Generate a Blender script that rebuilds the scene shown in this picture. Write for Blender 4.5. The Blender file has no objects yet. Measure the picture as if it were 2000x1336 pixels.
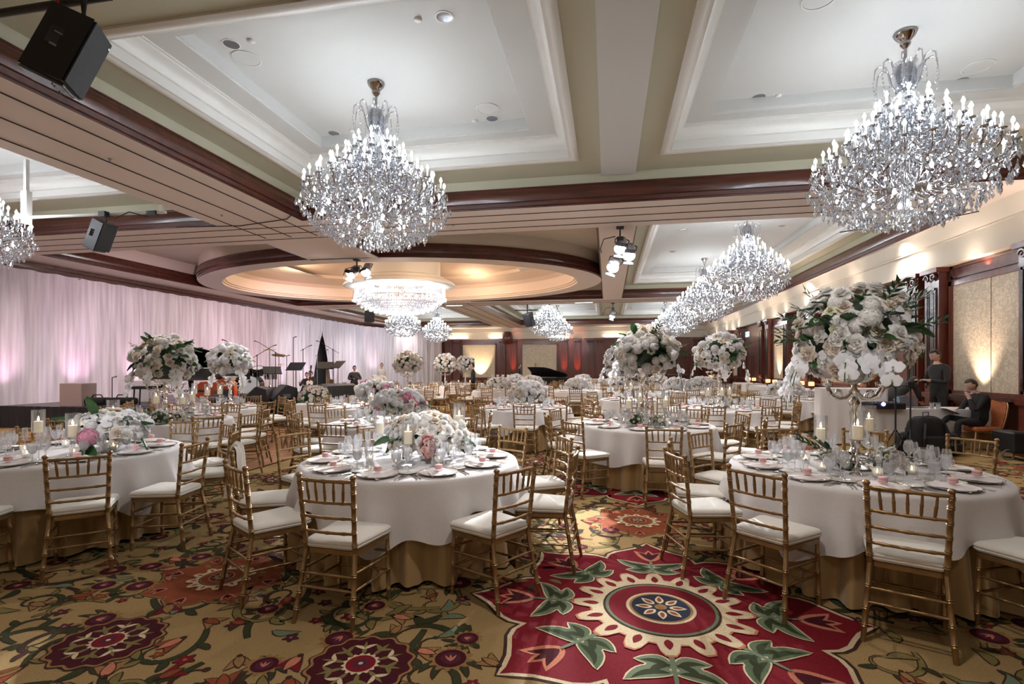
import bpy, bmesh, math, random
from math import sin, cos, pi, radians, sqrt, atan2, hypot
from mathutils import Vector, Matrix, Euler, noise as mnoise
R = random.Random(7)
SC = bpy.context.scene
COL = SC.collection

# ------------------------------------------------------------------ camera, world, exposure
CAM_H = 1.58; YAW = radians(10.54); FPX = 1005.0
cd = bpy.data.cameras.new('camera'); cam = bpy.data.objects.new('camera', cd); COL.objects.link(cam)
cam.location = (0, 0, CAM_H); cam.rotation_euler = (pi/2, 0, YAW)
cd.sensor_width = 36; cd.lens = 36*FPX/2000; cd.shift_y = 49/2000; cd.clip_start = .05; cd.clip_end = 200
SC.camera = cam
SC.view_settings.view_transform = 'Standard'; SC.view_settings.look = 'None'
SC.view_settings.gamma = 1; SC.view_settings.use_curve_mapping = False
SC.view_settings.exposure = 0.18
wd = bpy.data.worlds.new('world'); SC.world = wd; wd.use_nodes = True
wd.node_tree.nodes['Background'].inputs[0].default_value = (.8, .75, .8, 1)
wd.node_tree.nodes['Background'].inputs[1].default_value = .02
cy = SC.cycles
cy.use_denoising = True; cy.max_bounces = 7; cy.diffuse_bounces = 3; cy.glossy_bounces = 3
cy.transparent_max_bounces = 24; cy.transmission_bounces = 4; cy.caustics_reflective = False; cy.caustics_refractive = False
cy.sample_clamp_indirect = 4.0; cy.use_light_tree = True

def lamp(kind, loc, power, color=(1, 1, 1), size=.1, target=None, spot=60, blend=.5, rot=None, sy=None, name='light'):
    l = bpy.data.lights.new(name, kind); l.energy = power; l.color = color
    if kind == 'AREA':
        l.size = size
        if sy: l.shape = 'RECTANGLE'; l.size_y = sy
    else: l.shadow_soft_size = size
    if kind == 'SPOT': l.spot_size = radians(spot); l.spot_blend = blend
    o = bpy.data.objects.new(name, l); COL.objects.link(o); o.location = loc
    if target is not None: o.rotation_euler = (Vector(target)-Vector(loc)).to_track_quat('-Z', 'Y').to_euler()
    elif rot: o.rotation_euler = rot
    return o
# pixel (photo frame 2000x1336) -> world
def PX(px, D):
    xc = (px-1000)/FPX*D
    return (xc*cos(YAW)-D*sin(YAW), D*cos(YAW)+xc*sin(YAW))
def PZ(px, py, z): return PX(px, (z-CAM_H)*FPX/(717-py))
COOL = (.84, .91, 1.0); WARM = (1, .78, .55); PINK = (1, .60, .78)
H0 = 4.63; H1 = 5.2; H2 = 5.5; H3 = 5.7      # soffit, coffer plaster, upper plaster, inner recess
XR = 7.2; XL = -17.0; YB = 40.0; YF = -4.0
CH = [(-3.3, 6.97), (3.6, 7.11), (-11.2, 7.05), (3.6, 14.43), (3.6, 20.5), (3.6, 28), (3.6, 34), (-3.3, 28.6), (-3.3, 34.4), (-11.6, 28), (-11.6, 34)]
LK = 1.0
for i, (x, y) in enumerate(CH):
    pass        # the candle bulbs of the chandeliers give their own light (see the bulb material)
lamp('POINT', (-7.7, 18.25, 4.2), 260*LK, (1, .93, .88), .6, name='chandelier_light'); lamp('POINT', (-7.7, 18.25, 3.5), 260*LK, (1, .93, .88), .5, name='chandelier_light')
for dx, dy in ((-4.2, 0), (4.2, 0), (-2.2, 2.6), (2.2, 2.6), (-2.2, -2.6), (2.2, -2.6)): lamp('POINT', (-7.7+dx, 18.25+dy, 4.95), 62*LK, (1, .76, .54), .5, name='dome_cove_lamp')
# theatrical spots clamped under the beams, plus added flower fill from behind the camera
A1, A2, A3 = (.2, 10.9, 4.2), (.2, 24.3, 4.2), (-7.0, 13.3, 4.2)
SPOTS = [(A1, (-1.55, 4.55, .8), 5500, 14), (A1, (-.2, 5.2, 0), 6500, 8), (A1, (-.1, 2.7, 0), 3500, 5), (A1, (.5, 3.6, 0), 1200, 9), (A1, (2.0, 4.6, 1.7), 700, 12), ((-.4, -1.6, 4.4), (-1.6, 4.4, .95), 900, 9), ((.3, -1.6, 4.4), (2.0, 4.6, 1.8), 500, 12), ((-3, -1.6, 4.4), (-4.9, 4.3, 1.0), 900, 10),
         (A2, (.54, 7.6, 1.4), 13000, 8), (A2, (2.2, 10.8, 1.4), 9000, 8), (A2, (-1.66, 10.4, .9), 9500, 8), (A2, (.6, 13.2, 1.2), 11000, 11), (A2, (-1.0, 17.8, .9), 3000, 14), (A2, (3, 17, .9), 3000, 20),
         (A3, (-3.1, 7.2, .9), 4200, 18), (A3, (-4.9, 4.2, .9), 2800, 13), (A3, (-6.8, 6.9, 1.7), 900, 12), (A3, (-7.9, 9.2, 1.6), 1500, 18), (A3, (-5.0, 10.0, .9), 1100, 20), (A3, (-12, 15, 1.0), 900, 70)]
for s, t, p, an in SPOTS: lamp('SPOT', s, p*LK, (.93, .95, 1), .04, t, an, .3, name='spot_light')
# up-lights washing drape and panels
for y in (1.2, 3.2, 5.2, 7.2, 9.2, 11.2, 13.3, 15.3, 17.3, 19.4, 21.5, 23.6, 25.7, 28.5, 31):
    lamp('SPOT', (-15.45, y, .1 if y < 10.5 or y > 20 else .65), 95*LK, (1, .60, .80) if y < 22 else (.9, .72, .95), .08, (-16.4, y, 2.0), 58, 1, name='uplight_lamp')
for y in (0, 6, 12, 18): lamp('SPOT', (-10.5, y, 4.4), 600*LK, (1, .70, .84), .1, (-16.3, y+4, 1.7), 95, 1, name='wash_lamp')
for y in (24, 30): lamp('SPOT', (-10.5, y, 4.4), 520*LK, (.80, .84, 1), .1, (-16.3, y+3, 1.7), 95, 1, name='wash_lamp')
for x, y in ((-15.2, 33.2), (-13.9, 36.4)):
    lamp('SPOT', (x+.3, y-.5, .2), 240*LK, (1, .75, .85), .1, (x-.7, y, 3), 50, .9, name='uplight_lamp')
WUP = [(7.0, 11.85), (7.0, 18.7), (7.0, 24.3), (7.0, 31.5)]
for x, y in WUP: lamp('SPOT', (x+.10, y, .92), 230*LK, (1, .76, .60), .03, (x+.43, y, 2.5), 64, .9, name='uplight_lamp')
for x in (-7.3, -3.3, -2.3): lamp('SPOT', (x, 39.25, .2), 900*LK, (1, .22, .07), .05, (x, 39.85, 3), 26, .6, name='uplight_lamp')
for x in (-10.0,): lamp('SPOT', (x, 39.2, .4), 700*LK, (1, .75, .5), .05, (x, 40.1, 2.6), 60, .5, name='uplight_lamp')
# slim cove strips above the wall panels and on the pilaster heads
for y, l in ((11.8, 1.9), (18.7, 2.2), (24.3, 1.7), (8.2, 1.9), (32, 1.5)): lamp('AREA', (7.35, y, 3.62), 16*LK, (1, .86, .72), .1, (7.33, y, 4.2), sy=l, name='cove_strip')
for y in (10.0, 13.6, 16.7, 20.6, 22.8, 26.0, 30.6, 33.5, 36.5): lamp('AREA', (6.98, y, 3.84), 9*LK, (1, .83, .68), .12, (6.95, y, 4.6), sy=1.5, name='cove_strip')
for x in (-11.8, -8.4, -3.7, .5, 3.5): lamp('AREA', (x, 39.65, 3.84), 22*LK, (1, .8, .62), 1.5, (x, 39.62, 4.6), sy=.12, name='cove_strip')
# added fill lamps at soffit height, without fixtures, to lift the general light
for x in (-14.2, -7.3, .2):
    for y in (-2, 2.5, 7, 10.6, 24.3, 30, 36):
        lamp('SPOT', (x, y, 4.6), (190 if y < 3 else 270)*LK, (1, .91, .86), .15, (x, y, 0), 150, 1, name='soffit_fill_lamp')
for x, y in ((.2, 14), (.2, 18), (.2, 21.5), (4, 24.3), (-4, 10.6), (4, 10.6), (-4, 24.3), (6.95, 6), (6.95, 14), (6.95, 20)): lamp('SPOT', (x, y, 4.6), 270*LK, (1, .91, .86), .15, (x, y, 0), 150, 1, name='soffit_fill_lamp')

# ------------------------------------------------------------------ materials
MT = {}
def mat(name, col, rough=.6, metal=0, spec=.5, nz=None, bump=None, emit=0, ecol=None, coat=0, sheen=0, trl=0, sss=0):
    """principled material; nz=(scale, second colour, stretch) mixes two tones, bump=(scale, strength)"""
    m = bpy.data.materials.new(name); m.use_nodes = True; nt = m.node_tree; N = nt.nodes; L = nt.links
    b = N['Principled BSDF']; b.inputs['Base Color'].default_value = (*col, 1)
    b.inputs['Roughness'].default_value = rough; b.inputs['Metallic'].default_value = metal
    b.inputs['Specular IOR Level'].default_value = spec; b.inputs['Coat Weight'].default_value = coat
    b.inputs['Coat Roughness'].default_value = .12
    b.inputs['Sheen Weight'].default_value = sheen
    if emit: b.inputs['Emission Color'].default_value = (*(ecol or col), 1); b.inputs['Emission Strength'].default_value = emit
    if nz or bump: tc = N.new('ShaderNodeTexCoord')
    if nz:
        mp = N.new('ShaderNodeMapping'); mp.inputs['Scale'].default_value = nz[2] if len(nz) > 2 else (1, 1, 1)
        t = N.new('ShaderNodeTexNoise'); t.inputs['Scale'].default_value = nz[0]; t.inputs['Detail'].default_value = 4
        r = N.new('ShaderNodeValToRGB'); r.color_ramp.elements[0].position = .35; r.color_ramp.elements[1].position = .65
        r.color_ramp.elements[0].color = (*col, 1); r.color_ramp.elements[1].color = (*nz[1], 1)
        L.new(tc.outputs['Object'], mp.inputs[0]); L.new(mp.outputs[0], t.inputs['Vector'])
        L.new(t.outputs['Fac'], r.inputs[0]); L.new(r.outputs[0], b.inputs['Base Color'])
    if bump:
        t2 = N.new('ShaderNodeTexNoise'); t2.inputs['Scale'].default_value = bump[0]; t2.inputs['Detail'].default_value = 3
        bn = N.new('ShaderNodeBump'); bn.inputs['Strength'].default_value = bump[1]; bn.inputs['Distance'].default_value = .01
        L.new(tc.outputs['Object'], t2.inputs['Vector']); L.new(t2.outputs['Fac'], bn.inputs['Height']); L.new(bn.outputs[0], b.inputs['Normal'])
    if trl:
        tr = N.new('ShaderNodeBsdfTranslucent'); tr.inputs[0].default_value = (*col, 1)
        mx = N.new('ShaderNodeMixShader'); mx.inputs[0].default_value = trl
        L.new(b.outputs[0], mx.inputs[1]); L.new(tr.outputs[0], mx.inputs[2]); L.new(mx.outputs[0], N['Material Output'].inputs[0])
    MT[name] = m; return m
def glassy(name, tint, clear, glossy, diffuse=0, rough=.03, dcol=(.9, .93, 1)):
    """thin cut glass: see-through, mirror-like and faintly milky shares"""
    m = bpy.data.materials.new(name); m.use_nodes = True; nt = m.node_tree; N = nt.nodes; L = nt.links
    N.remove(N['Principled BSDF']); out = N['Material Output']
    t = N.new('ShaderNodeBsdfTransparent'); t.inputs[0].default_value = (*tint, 1)
    g = N.new('ShaderNodeBsdfGlossy'); g.inputs['Roughness'].default_value = rough; g.inputs[0].default_value = (1, 1, 1, 1)
    fr = N.new('ShaderNodeLayerWeight'); fr.inputs[0].default_value = .35
    ma = N.new('ShaderNodeMath'); ma.operation = 'MULTIPLY_ADD'; ma.inputs[1].default_value = 1-clear; ma.inputs[2].default_value = glossy
    ma.use_clamp = True
    L.new(fr.outputs['Fresnel'], ma.inputs[0])
    mx = N.new('ShaderNodeMixShader'); L.new(ma.outputs[0], mx.inputs[0]); L.new(t.outputs[0], mx.inputs[1]); L.new(g.outputs[0], mx.inputs[2])
    last = mx
    if diffuse:
        d = N.new('ShaderNodeBsdfDiffuse'); d.inputs[0].default_value = (*dcol, 1)
        tr = N.new('ShaderNodeBsdfTranslucent'); tr.inputs[0].default_value = (*dcol, 1)
        ad = N.new('ShaderNodeMixShader'); ad.inputs[0].default_value = .5; L.new(d.outputs[0], ad.inputs[1]); L.new(tr.outputs[0], ad.inputs[2])
        m2 = N.new('ShaderNodeMixShader'); m2.inputs[0].default_value = diffuse; L.new(mx.outputs[0], m2.inputs[1]); L.new(ad.outputs[0], m2.inputs[2]); last = m2
    L.new(last.outputs[0], out.inputs[0]); MT[name] = m; return m
def damask(name, c1, c2, scale):
    m = mat(name, c1, .45); nt = m.node_tree; N = nt.nodes; L = nt.links
    tc = N.new('ShaderNodeTexCoord'); v = N.new('ShaderNodeTexVoronoi'); v.inputs['Scale'].default_value = scale; v.feature = 'SMOOTH_F1'
    n = N.new('ShaderNodeTexNoise'); n.inputs['Scale'].default_value = scale*1.7; n.inputs['Distortion'].default_value = 2.2
    a = N.new('ShaderNodeMath'); a.operation = 'ADD'; s = N.new('ShaderNodeMath'); s.operation = 'SINE'; mu = N.new('ShaderNodeMath'); mu.operation = 'MULTIPLY'; mu.inputs[1].default_value = 16
    L.new(tc.outputs['Object'], v.inputs['Vector']); L.new(tc.outputs['Object'], n.inputs['Vector'])
    L.new(v.outputs['Distance'], a.inputs[0]); L.new(n.outputs['Fac'], a.inputs[1]); L.new(a.outputs[0], mu.inputs[0]); L.new(mu.outputs[0], s.inputs[0])
    r = N.new('ShaderNodeValToRGB'); r.color_ramp.elements[0].position = .1; r.color_ramp.elements[1].position = .5
    r.color_ramp.elements[0].color = (*c1, 1); r.color_ramp.elements[1].color = (*c2, 1)
    L.new(s.outputs[0], r.inputs[0]); L.new(r.outputs[0], N['Principled BSDF'].inputs['Base Color']); return m

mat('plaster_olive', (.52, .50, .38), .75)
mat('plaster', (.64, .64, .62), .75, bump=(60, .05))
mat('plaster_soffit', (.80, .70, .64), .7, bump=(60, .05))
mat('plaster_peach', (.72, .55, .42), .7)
mat('white_trim', (.78, .77, .73), .45)
mat('frieze', (.70, .63, .53), .7)
mat('wood', (.055, .014, .009), .3, coat=.5, nz=(3, (.11, .028, .017), (.4, 3, 3)))
mat('wood_red', (.10, .022, .013), .3, coat=.5, nz=(3, (.16, .04, .022), (4, 4, .4)))
mat('wood_grey', (.035, .02, .018), .25, coat=.6)
damask('wallpaper', (.54, .45, .32), (.70, .60, .45), 5)
mat('groove', (.03, .02, .02), .9)
mat('carpet', (.30, .195, .08), .95, nz=(140, (.42, .29, .13)), bump=(300, .5), spec=.1)
for k, c in dict(brown=(.045, .022, .014), red=(.15, .010, .016), burg=(.05, .008, .012), green=(.033, .04, .018), cream=(.52, .42, .27), rust=(.20, .052, .022),
                 moss=(.085, .115, .065), navy=(.02, .022, .04), olive=(.16, .13, .045), sage=(.13, .16, .10), tan=(.24, .13, .05), salmon=(.42, .15, .09), plum=(.07, .016, .03)).items():
    mat('c_'+k, c, .95, spec=.1, nz=(160, tuple(min(1, v*1.5) for v in c)), bump=(300, .4))
mat('parquet', (.30, .13, .055), .55, nz=(4, (.38, .18, .08), (1, 8, 1)))
mat('cloth_white', (.70, .67, .66), .85, sheen=.2, nz=(220, (.80, .77, .76)), bump=(350, .35))
mat('cloth_gold', (.44, .29, .12), .42, sheen=.5, bump=(200, .15))
mat('cushion', (.80, .77, .70), .8, nz=(120, (.74, .71, .64)), sheen=.3)
mat('gold_paint', (.36, .225, .10), .36, metal=.65, nz=(14, (.27, .165, .075)))
mat('gold_light', (.55, .34, .15), .35, metal=.6)
mat('drape', (.58, .53, .57), .9, trl=.12, nz=(9, (.84, .79, .83), (1, 1, .05)))
mat('silver', (.75, .72, .68), .18, metal=1)
mat('chrome', (.6, .6, .62), .08, metal=1)
mat('black', (.010, .010, .012), .5)
mat('black_gloss', (.008, .008, .009), .12, coat=.5)
mat('black_cloth', (.008, .008, .009), .9)
mat('grille', (.012, .017, .026), .6, bump=(500, .8))
mat('grey', (.10, .10, .12), .5)
mat('stage_black', (.012, .011, .013), .7)
mat('deck', (.06, .05, .055), .4)
mat('rose', (.95, .93, .89), .6, trl=.4); mat('rose_cream', (.88, .79, .68), .6, trl=.35); mat('blush', (.86, .56, .52), .6, trl=.25)
mat('pink', (.80, .38, .50), .6, trl=.25); mat('orchid', (.95, .94, .95), .5, trl=.35); mat('yellowish', (.75, .74, .50), .6, trl=.2)
mat('leaf', (.035, .10, .025), .35, nz=(8, (.02, .06, .018)), trl=.15); mat('leaf_dark', (.012, .04, .014), .4, trl=.1)
mat('stem', (.05, .10, .03), .5)
mat('china', (.82, .80, .76), .15, spec=.6); mat('rim_gold', (.65, .45, .2), .2, metal=1)
mat('napkin', (.80, .74, .72), .85); mat('favor', (.86, .50, .50), .6); mat('wax', (.86, .80, .66), .5, sss=.3, emit=.25, ecol=(1, .75, .45))
mat('flame', (1, .8, .5), .5, emit=40, ecol=(1, .75, .45)); mat('wick', (.02, .02, .02), .9)
mat('bulb', (1, 1, 1), .4, emit=88, ecol=(.88, .94, 1)); mat('sleeve', (.75, .78, .80), .4)
mat('lens', (1, 1, 1), .3, emit=60, ecol=(.9, .95, 1)); mat('lens_dim', (.8, .8, .8), .3, emit=3)
mat('skin', (.56, .34, .26), .55); mat('hair', (.012, .008, .006), .6); mat('hair_brown', (.05, .03, .02), .7)
mat('suit', (.012, .011, .012), .8); mat('shirt_blue', (.20, .30, .45), .8); mat('shirt_white', (.7, .7, .7), .8)
mat('orange_fabric', (.42, .10, .03), .8, nz=(30, (.55, .18, .06))); mat('orange_gloss', (.55, .08, .02), .25, coat=.4)
mat('drumhead', (.9, .88, .85), .4); mat('brass', (.6, .42, .15), .3, metal=1)
mat('exit', (.1, .8, .45), .4, emit=2.0, ecol=(.35, 1, .75)); mat('screen', (.5, .6, .9), .4, emit=1.5, ecol=(.6, .7, 1)); mat('violet', (.4, .3, 1), .4, emit=14, ecol=(.5, .45, 1))
mat('red_plastic', (.5, .02, .02), .4); mat('steel', (.32, .33, .36), .3, metal=.9); mat('can', (.45, .47, .52), .3, metal=.7); mat('cardboard', (.42, .31, .28), .8)
mat('copper_lamp', (.6, .2, .1), .4, emit=2.5, ecol=(1, .35, .15))
glassy('glass', (.98, .99, 1), .42, .09, .10, dcol=(1, 1, 1))
glassy('clear_glass', (.98, .99, 1), .5, .06, .02)
glassy('ice', (.95, .97, 1), .5, .12, .45, dcol=(1, 1, 1))
glassy('crystal', (.88, .91, .96), .35, .30, .10, .06, (.80, .87, .98))
glassy('votive', (.95, .95, .95), .6, .15, .3)

# ------------------------------------------------------------------ mesh helpers
class MB:
    def __init__(s): s.v = []; s.f = []; s.m = []; s.ml = []; s.cur = 0
    def mt(s, name):
        if name not in s.ml: s.ml.append(name)
        s.cur = s.ml.index(name); return s
    def add(s, vs, fs, M=None):
        o = len(s.v)
        s.v += [tuple(M @ Vector(v)) for v in vs] if M is not None else [tuple(v) for v in vs]
        s.f += [tuple(i+o for i in f) for f in fs]; s.m += [s.cur]*len(fs); return s
    def box(s, c, d, M=None, rot=None):
        x, y, z = c; a, b, h = d[0]/2, d[1]/2, d[2]/2
        vs = [(i*a, j*b, k*h) for k in (-1, 1) for j in (-1, 1) for i in (-1, 1)]
        T = Matrix.Translation(c) @ (Euler(rot).to_matrix().to_4x4() if rot else Matrix())
        if M is not None: T = M @ T
        return s.add(vs, [(0, 2, 3, 1), (4, 5, 7, 6), (0, 1, 5, 4), (2, 6, 7, 3), (0, 4, 6, 2), (1, 3, 7, 5)], T)
    def bbox(s, c, d, b=.01, M=None, rot=None, seg=1):
        """box with bevelled edges"""
        bm = bmesh.new(); bmesh.ops.create_cube(bm, size=1)
        for v in bm.verts: v.co = Vector((v.co.x*d[0], v.co.y*d[1], v.co.z*d[2]))
        bmesh.ops.bevel(bm, geom=bm.edges[:], offset=b, segments=seg, affect='EDGES', profile=.5)
        bm.verts.index_update(); vs = [v.co.copy() for v in bm.verts]; fs = [tuple(v.index for v in f.verts) for f in bm.faces]; bm.free()
        T = Matrix.Translation(c) @ (Euler(rot).to_matrix().to_4x4() if rot else Matrix())
        if M is not None: T = M @ T
        return s.add(vs, fs, T)
    def lathe(s, prof, seg=16, M=None, c=(0, 0), capb=True, capt=True):
        vs = []; fs = []; n = len(prof)
        for r, z in prof:
            for i in range(seg): a = 2*pi*i/seg; vs.append((c[0]+r*cos(a), c[1]+r*sin(a), z))
        for k in range(n-1):
            for i in range(seg): j = (i+1) % seg; fs.append((k*seg+i, k*seg+j, (k+1)*seg+j, (k+1)*seg+i))
        if capb and prof[0][0] > 1e-4: fs.append(tuple(range(seg-1, -1, -1)))
        if capt and prof[-1][0] > 1e-4: fs.append(tuple((n-1)*seg+i for i in range(seg)))
        return s.add(vs, fs, M)
    def tube(s, pts, rad, seg=8, M=None, cap=True):
        pts = [Vector(p) for p in pts]; n = len(pts); rad = rad if isinstance(rad, (list, tuple)) else [rad]*n
        vs = []; fs = []; up = None
        for i, p in enumerate(pts):
            t = (pts[min(i+1, n-1)]-pts[max(i-1, 0)]).normalized()
            if up is None: up = Vector((0, 0, 1)) if abs(t.z) < .9 else Vector((1, 0, 0))
            u = t.cross(up).normalized(); w = u.cross(t).normalized(); up = w
            for k in range(seg): a = 2*pi*k/seg; vs.append(p+(u*cos(a)+w*sin(a))*rad[i])
        for i in range(n-1):
            for k in range(seg): j = (k+1) % seg; fs.append((i*seg+k, i*seg+j, (i+1)*seg+j, (i+1)*seg+k))
        if cap: fs.append(tuple(range(seg-1, -1, -1))); fs.append(tuple((n-1)*seg+k for k in range(seg)))
        return s.add(vs, fs, M)
    def grid(s, fn, nu, nv, M=None, wrap=False):
        vs = [fn(i/nu, j/nv) for j in range(nv+1) for i in range(nu if wrap else nu+1)]
        w = nu if wrap else nu+1; fs = []
        for j in range(nv):
            for i in range(nu): i2 = (i+1) % w if wrap else i+1; fs.append((j*w+i, j*w+i2, (j+1)*w+i2, (j+1)*w+i))
        return s.add(vs, fs, M)
    def poly(s, pts, z=0): return s.add([(x, y, z) for x, y in pts], [tuple(range(len(pts)))])
    def prism(s, pts, z0, z1, M=None):
        n = len(pts); vs = [(x, y, z0) for x, y in pts]+[(x, y, z1) for x, y in pts]
        fs = [tuple(range(n-1, -1, -1)), tuple(range(n, 2*n))]+[(i, (i+1) % n, n+(i+1) % n, n+i) for i in range(n)]
        return s.add(vs, fs, M)
    def mesh(s, name, smooth=False, mats=None):
        me = bpy.data.meshes.new(name); me.from_pydata(s.v, [], s.f)
        for m in (mats or s.ml): me.materials.append(MT[m])
        if len(s.ml) > 1: me.polygons.foreach_set('material_index', s.m)
        if smooth:
            me.polygons.foreach_set('use_smooth', [True]*len(me.polygons))
            try: me.set_sharp_from_angle(angle=radians(smooth if smooth is not True else 45))
            except Exception: pass
        me.update(); return me
def link(name, me, parent=None, M=None, **props):
    o = bpy.data.objects.new(name, me); COL.objects.link(o)
    if parent is not None: o.parent = parent
    if M is not None: o.matrix_local = M
    for k, v in props.items(): o[k] = v
    return o
def TR(x=0, y=0, z=0, rz=0, rx=0, ry=0, s=1):
    return Matrix.Translation((x, y, z)) @ Euler((rx, ry, rz)).to_matrix().to_4x4() @ (Matrix.Diagonal((s, s, s, 1)) if not isinstance(s, tuple) else Matrix.Diagonal((*s, 1)))
def thing(name, label, cat, M=None, group=None):
    o = link(name, None, None, M); o.empty_display_size = .1; o['label'] = label; o['category'] = cat
    if group: o['group'] = group
    return o
def solo(name, me, label, cat, M=None, group=None):
    o = link(name, me, None, M); o['label'] = label; o['category'] = cat
    if group: o['group'] = group
    return o
def place(proto, name, label, cat, M, group=None):
    """proto = [(part, mesh, matrix or None, [sub parts], extra props)]; copies share their meshes"""
    t = thing(name, label, cat, M, group)
    for p in proto:
        o = link(p[0], p[1], t, p[2])
        if len(p) > 4:
            for k, v in p[4].items(): o[k] = v
        for q in (p[3] if len(p) > 3 and p[3] else ()): link(q[0], q[1], o, q[2])
    return t
def struct(name, me, parent=None, M=None): return link(name, me, parent, M, kind='structure')
# ------------------------------------------------------------------ the room shell
def holes_plane(rect, holes, z, mb, flip=True):
    x0, x1, y0, y1 = rect
    xs = sorted({x0, x1} | {max(x0, min(x1, v)) for h in holes for v in h[:2]}); ys = sorted({y0, y1} | {max(y0, min(y1, v)) for h in holes for v in h[2:]})
    for i in range(len(xs)-1):
        for j in range(len(ys)-1):
            cx, cy_ = (xs[i]+xs[i+1])/2, (ys[j]+ys[j+1])/2
            if any(h[0] < cx < h[1] and h[2] < cy_ < h[3] for h in holes): continue
            mb.add([(xs[i], ys[j], z), (xs[i], ys[j+1], z), (xs[i+1], ys[j+1], z), (xs[i+1], ys[j], z)], [(0, 1, 2, 3)])
def rect_sweep(r, prof, mb):
    x0, x1, y0, y1 = r; vs = []
    for d, z in prof: vs += [(x0+d, y0+d, z), (x1-d, y0+d, z), (x1-d, y1-d, z), (x0+d, y1-d, z)]
    fs = [(k*4+i, k*4+(i+1) % 4, k*4+4+(i+1) % 4, k*4+4+i) for k in range(len(prof)-1) for i in range(4)]
    mb.add(vs, fs)
WCR = [(0, H0), (.0, H0+.03), (.035, H0+.035), (.035, H0+.06), (.02, H0+.065), (.02, H0+.11), (.05, H0+.12), (.062, H0+.17), (.066, H0+.22), (.055, H0+.28), (.02, H0+.33), (.02, H0+.36), (.035, H0+.365), (.035, H0+.39), (0, H0+.39)]
TRM = [(-.16, H1), (-.16, H1-.03), (-.13, H1-.05), (-.08, H1-.05), (-.06, H1-.03), (0, H1-.03), (0, H1+.1), (.03, H1+.11), (.05, H1+.17), (.10, H1+.22), (.17, H1+.25), (.17, H1+.28), (.2, H1+.28), (.2, H2)]
BAYS = [((-6.27, 6.94, -2, 9.75), [(-5.6, -.65, -1.3, 2.7), (-5.6, -.65, 4.75, 8.85), (1.03, 6.25, -1.3, 2.7), (1.03, 6.25, 4.75, 8.85)]),
        ((-15.2, -8.3, -2, 9.75), [(-14.2, -9.2, -1.3, 2.7), (-14.2, -9.2, 4.75, 8.85)]),
        ((.6, 6.94, 11.4, 23.3), [(1.2, 6.3, 12.4, 22.5)]),
        ((-6.27, 6.94, 25, 37), [(-5.6, -.65, 26, 36), (1.03, 6.25, 26, 36)]),
        ((-15.2, -8.3, 25, 37), [(-14.2, -9.2, 26, 36)])]
DB = (-15.2, -.2, 11.4, 23.3); DC = (-7.7, 18.25)
ceil = struct('ceiling', None)
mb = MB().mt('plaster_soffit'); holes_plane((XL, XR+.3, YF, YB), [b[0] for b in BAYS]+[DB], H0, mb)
struct('soffit', mb.mesh('soffit'), ceil)
mb = MB().mt('groove')
for x in (-7.95, -7.285, -6.62):
    for y0, y1 in ((YF, 10.9), (23.9, YB)): mb.box((x, (y0+y1)/2, H0-.004), (.022, y1-y0, .012))
for y in (10.1, 10.58, 11.05): mb.box((-4.4, y, H0-.004), (21.6, .02, .012))
for y in (23.8, 24.2, 24.7): mb.box((-4.4, y, H0-.004), (21.6, .025, .012))
mb.box((7.06, 18, H0-.004), (.012, 44, .012))
struct('track_groove', mb.mesh('groove'), ceil)
for r, cof in BAYS:
    mb = MB().mt('wood'); rect_sweep(r, WCR, mb); struct('crown_molding', mb.mesh('crown', 50), ceil)
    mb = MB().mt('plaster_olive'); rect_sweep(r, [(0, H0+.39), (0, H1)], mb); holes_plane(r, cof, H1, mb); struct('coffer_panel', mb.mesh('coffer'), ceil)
    for c in cof:
        mb = MB().mt('white_trim'); rect_sweep(c, TRM, mb); struct('coffer_molding', mb.mesh('cmold', 50), ceil)
        q = (c[0]+.2, c[1]-.2, c[2]+.2, c[3]-.2); p = (c[0]+.55, c[1]-.62, c[2]+.52, c[3]-.42)
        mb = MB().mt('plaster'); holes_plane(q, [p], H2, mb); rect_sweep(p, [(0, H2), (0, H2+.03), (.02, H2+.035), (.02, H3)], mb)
        holes_plane((p[0]-.01, p[1]+.01, p[2]-.01, p[3]+.01), [], H3, mb); struct('recess_panel', mb.mesh('recess'), ceil)
# dropped ridge between the two lines of coffers
mb = MB().mt('plaster'); mb.box((.19, 3.7, H1-.04), (.62, 11.9, .08)); struct('ridge_beam', mb.mesh('ridge'), ceil)
# the oval dome
def ell(a, b, n=96, off=0): return [(DC[0]+a*cos(2*pi*i/n+off), DC[1]+b*sin(2*pi*i/n+off)) for i in range(n)]
def ring(mb, pa, za, pb, zb):
    n = len(pa); mb.add([(x, y, za) for x, y in pa]+[(x, y, zb) for x, y in pb], [(i, (i+1) % n, n+(i+1) % n, n+i) for i in range(n)])
OA, OB, IA, IB = 7.48, 4.95, 6.65, 4.35
mb = MB().mt('plaster_soffit'); ring(mb, ell(OA, OB), H0, ell(IA, IB), H0)
for y0, y1 in ((11.4, 13.4), (23.1, 23.3)): mb.box((-7.3, (y0+y1)/2, H0+.2), (2.0, y1-y0, .4))
struct('dome_ring', mb.mesh('dring'), ceil)
mb = MB().mt('plaster_peach'); pr = [(0, H0), (0, H0+.05), (.06, H0+.07), (.06, H0+.11), (.12, H0+.13), (.12, H0+.5), (.35, H0+.62), (1.3, H0+.78), (1.32, H0+.9), (3.3, H0+1.0)]
for k in range(len(pr)-1): ring(mb, ell(IA-pr[k][0], IB-pr[k][0]*.8), pr[k][1], ell(IA-pr[k+1][0], IB-pr[k+1][0]*.8), pr[k+1][1])
mb.poly(ell(IA-3.2, IB-2.6), H0+1.0); struct('dome_shell', mb.mesh('dome', 40), ceil)
mb = MB().mt('wood')
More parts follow.
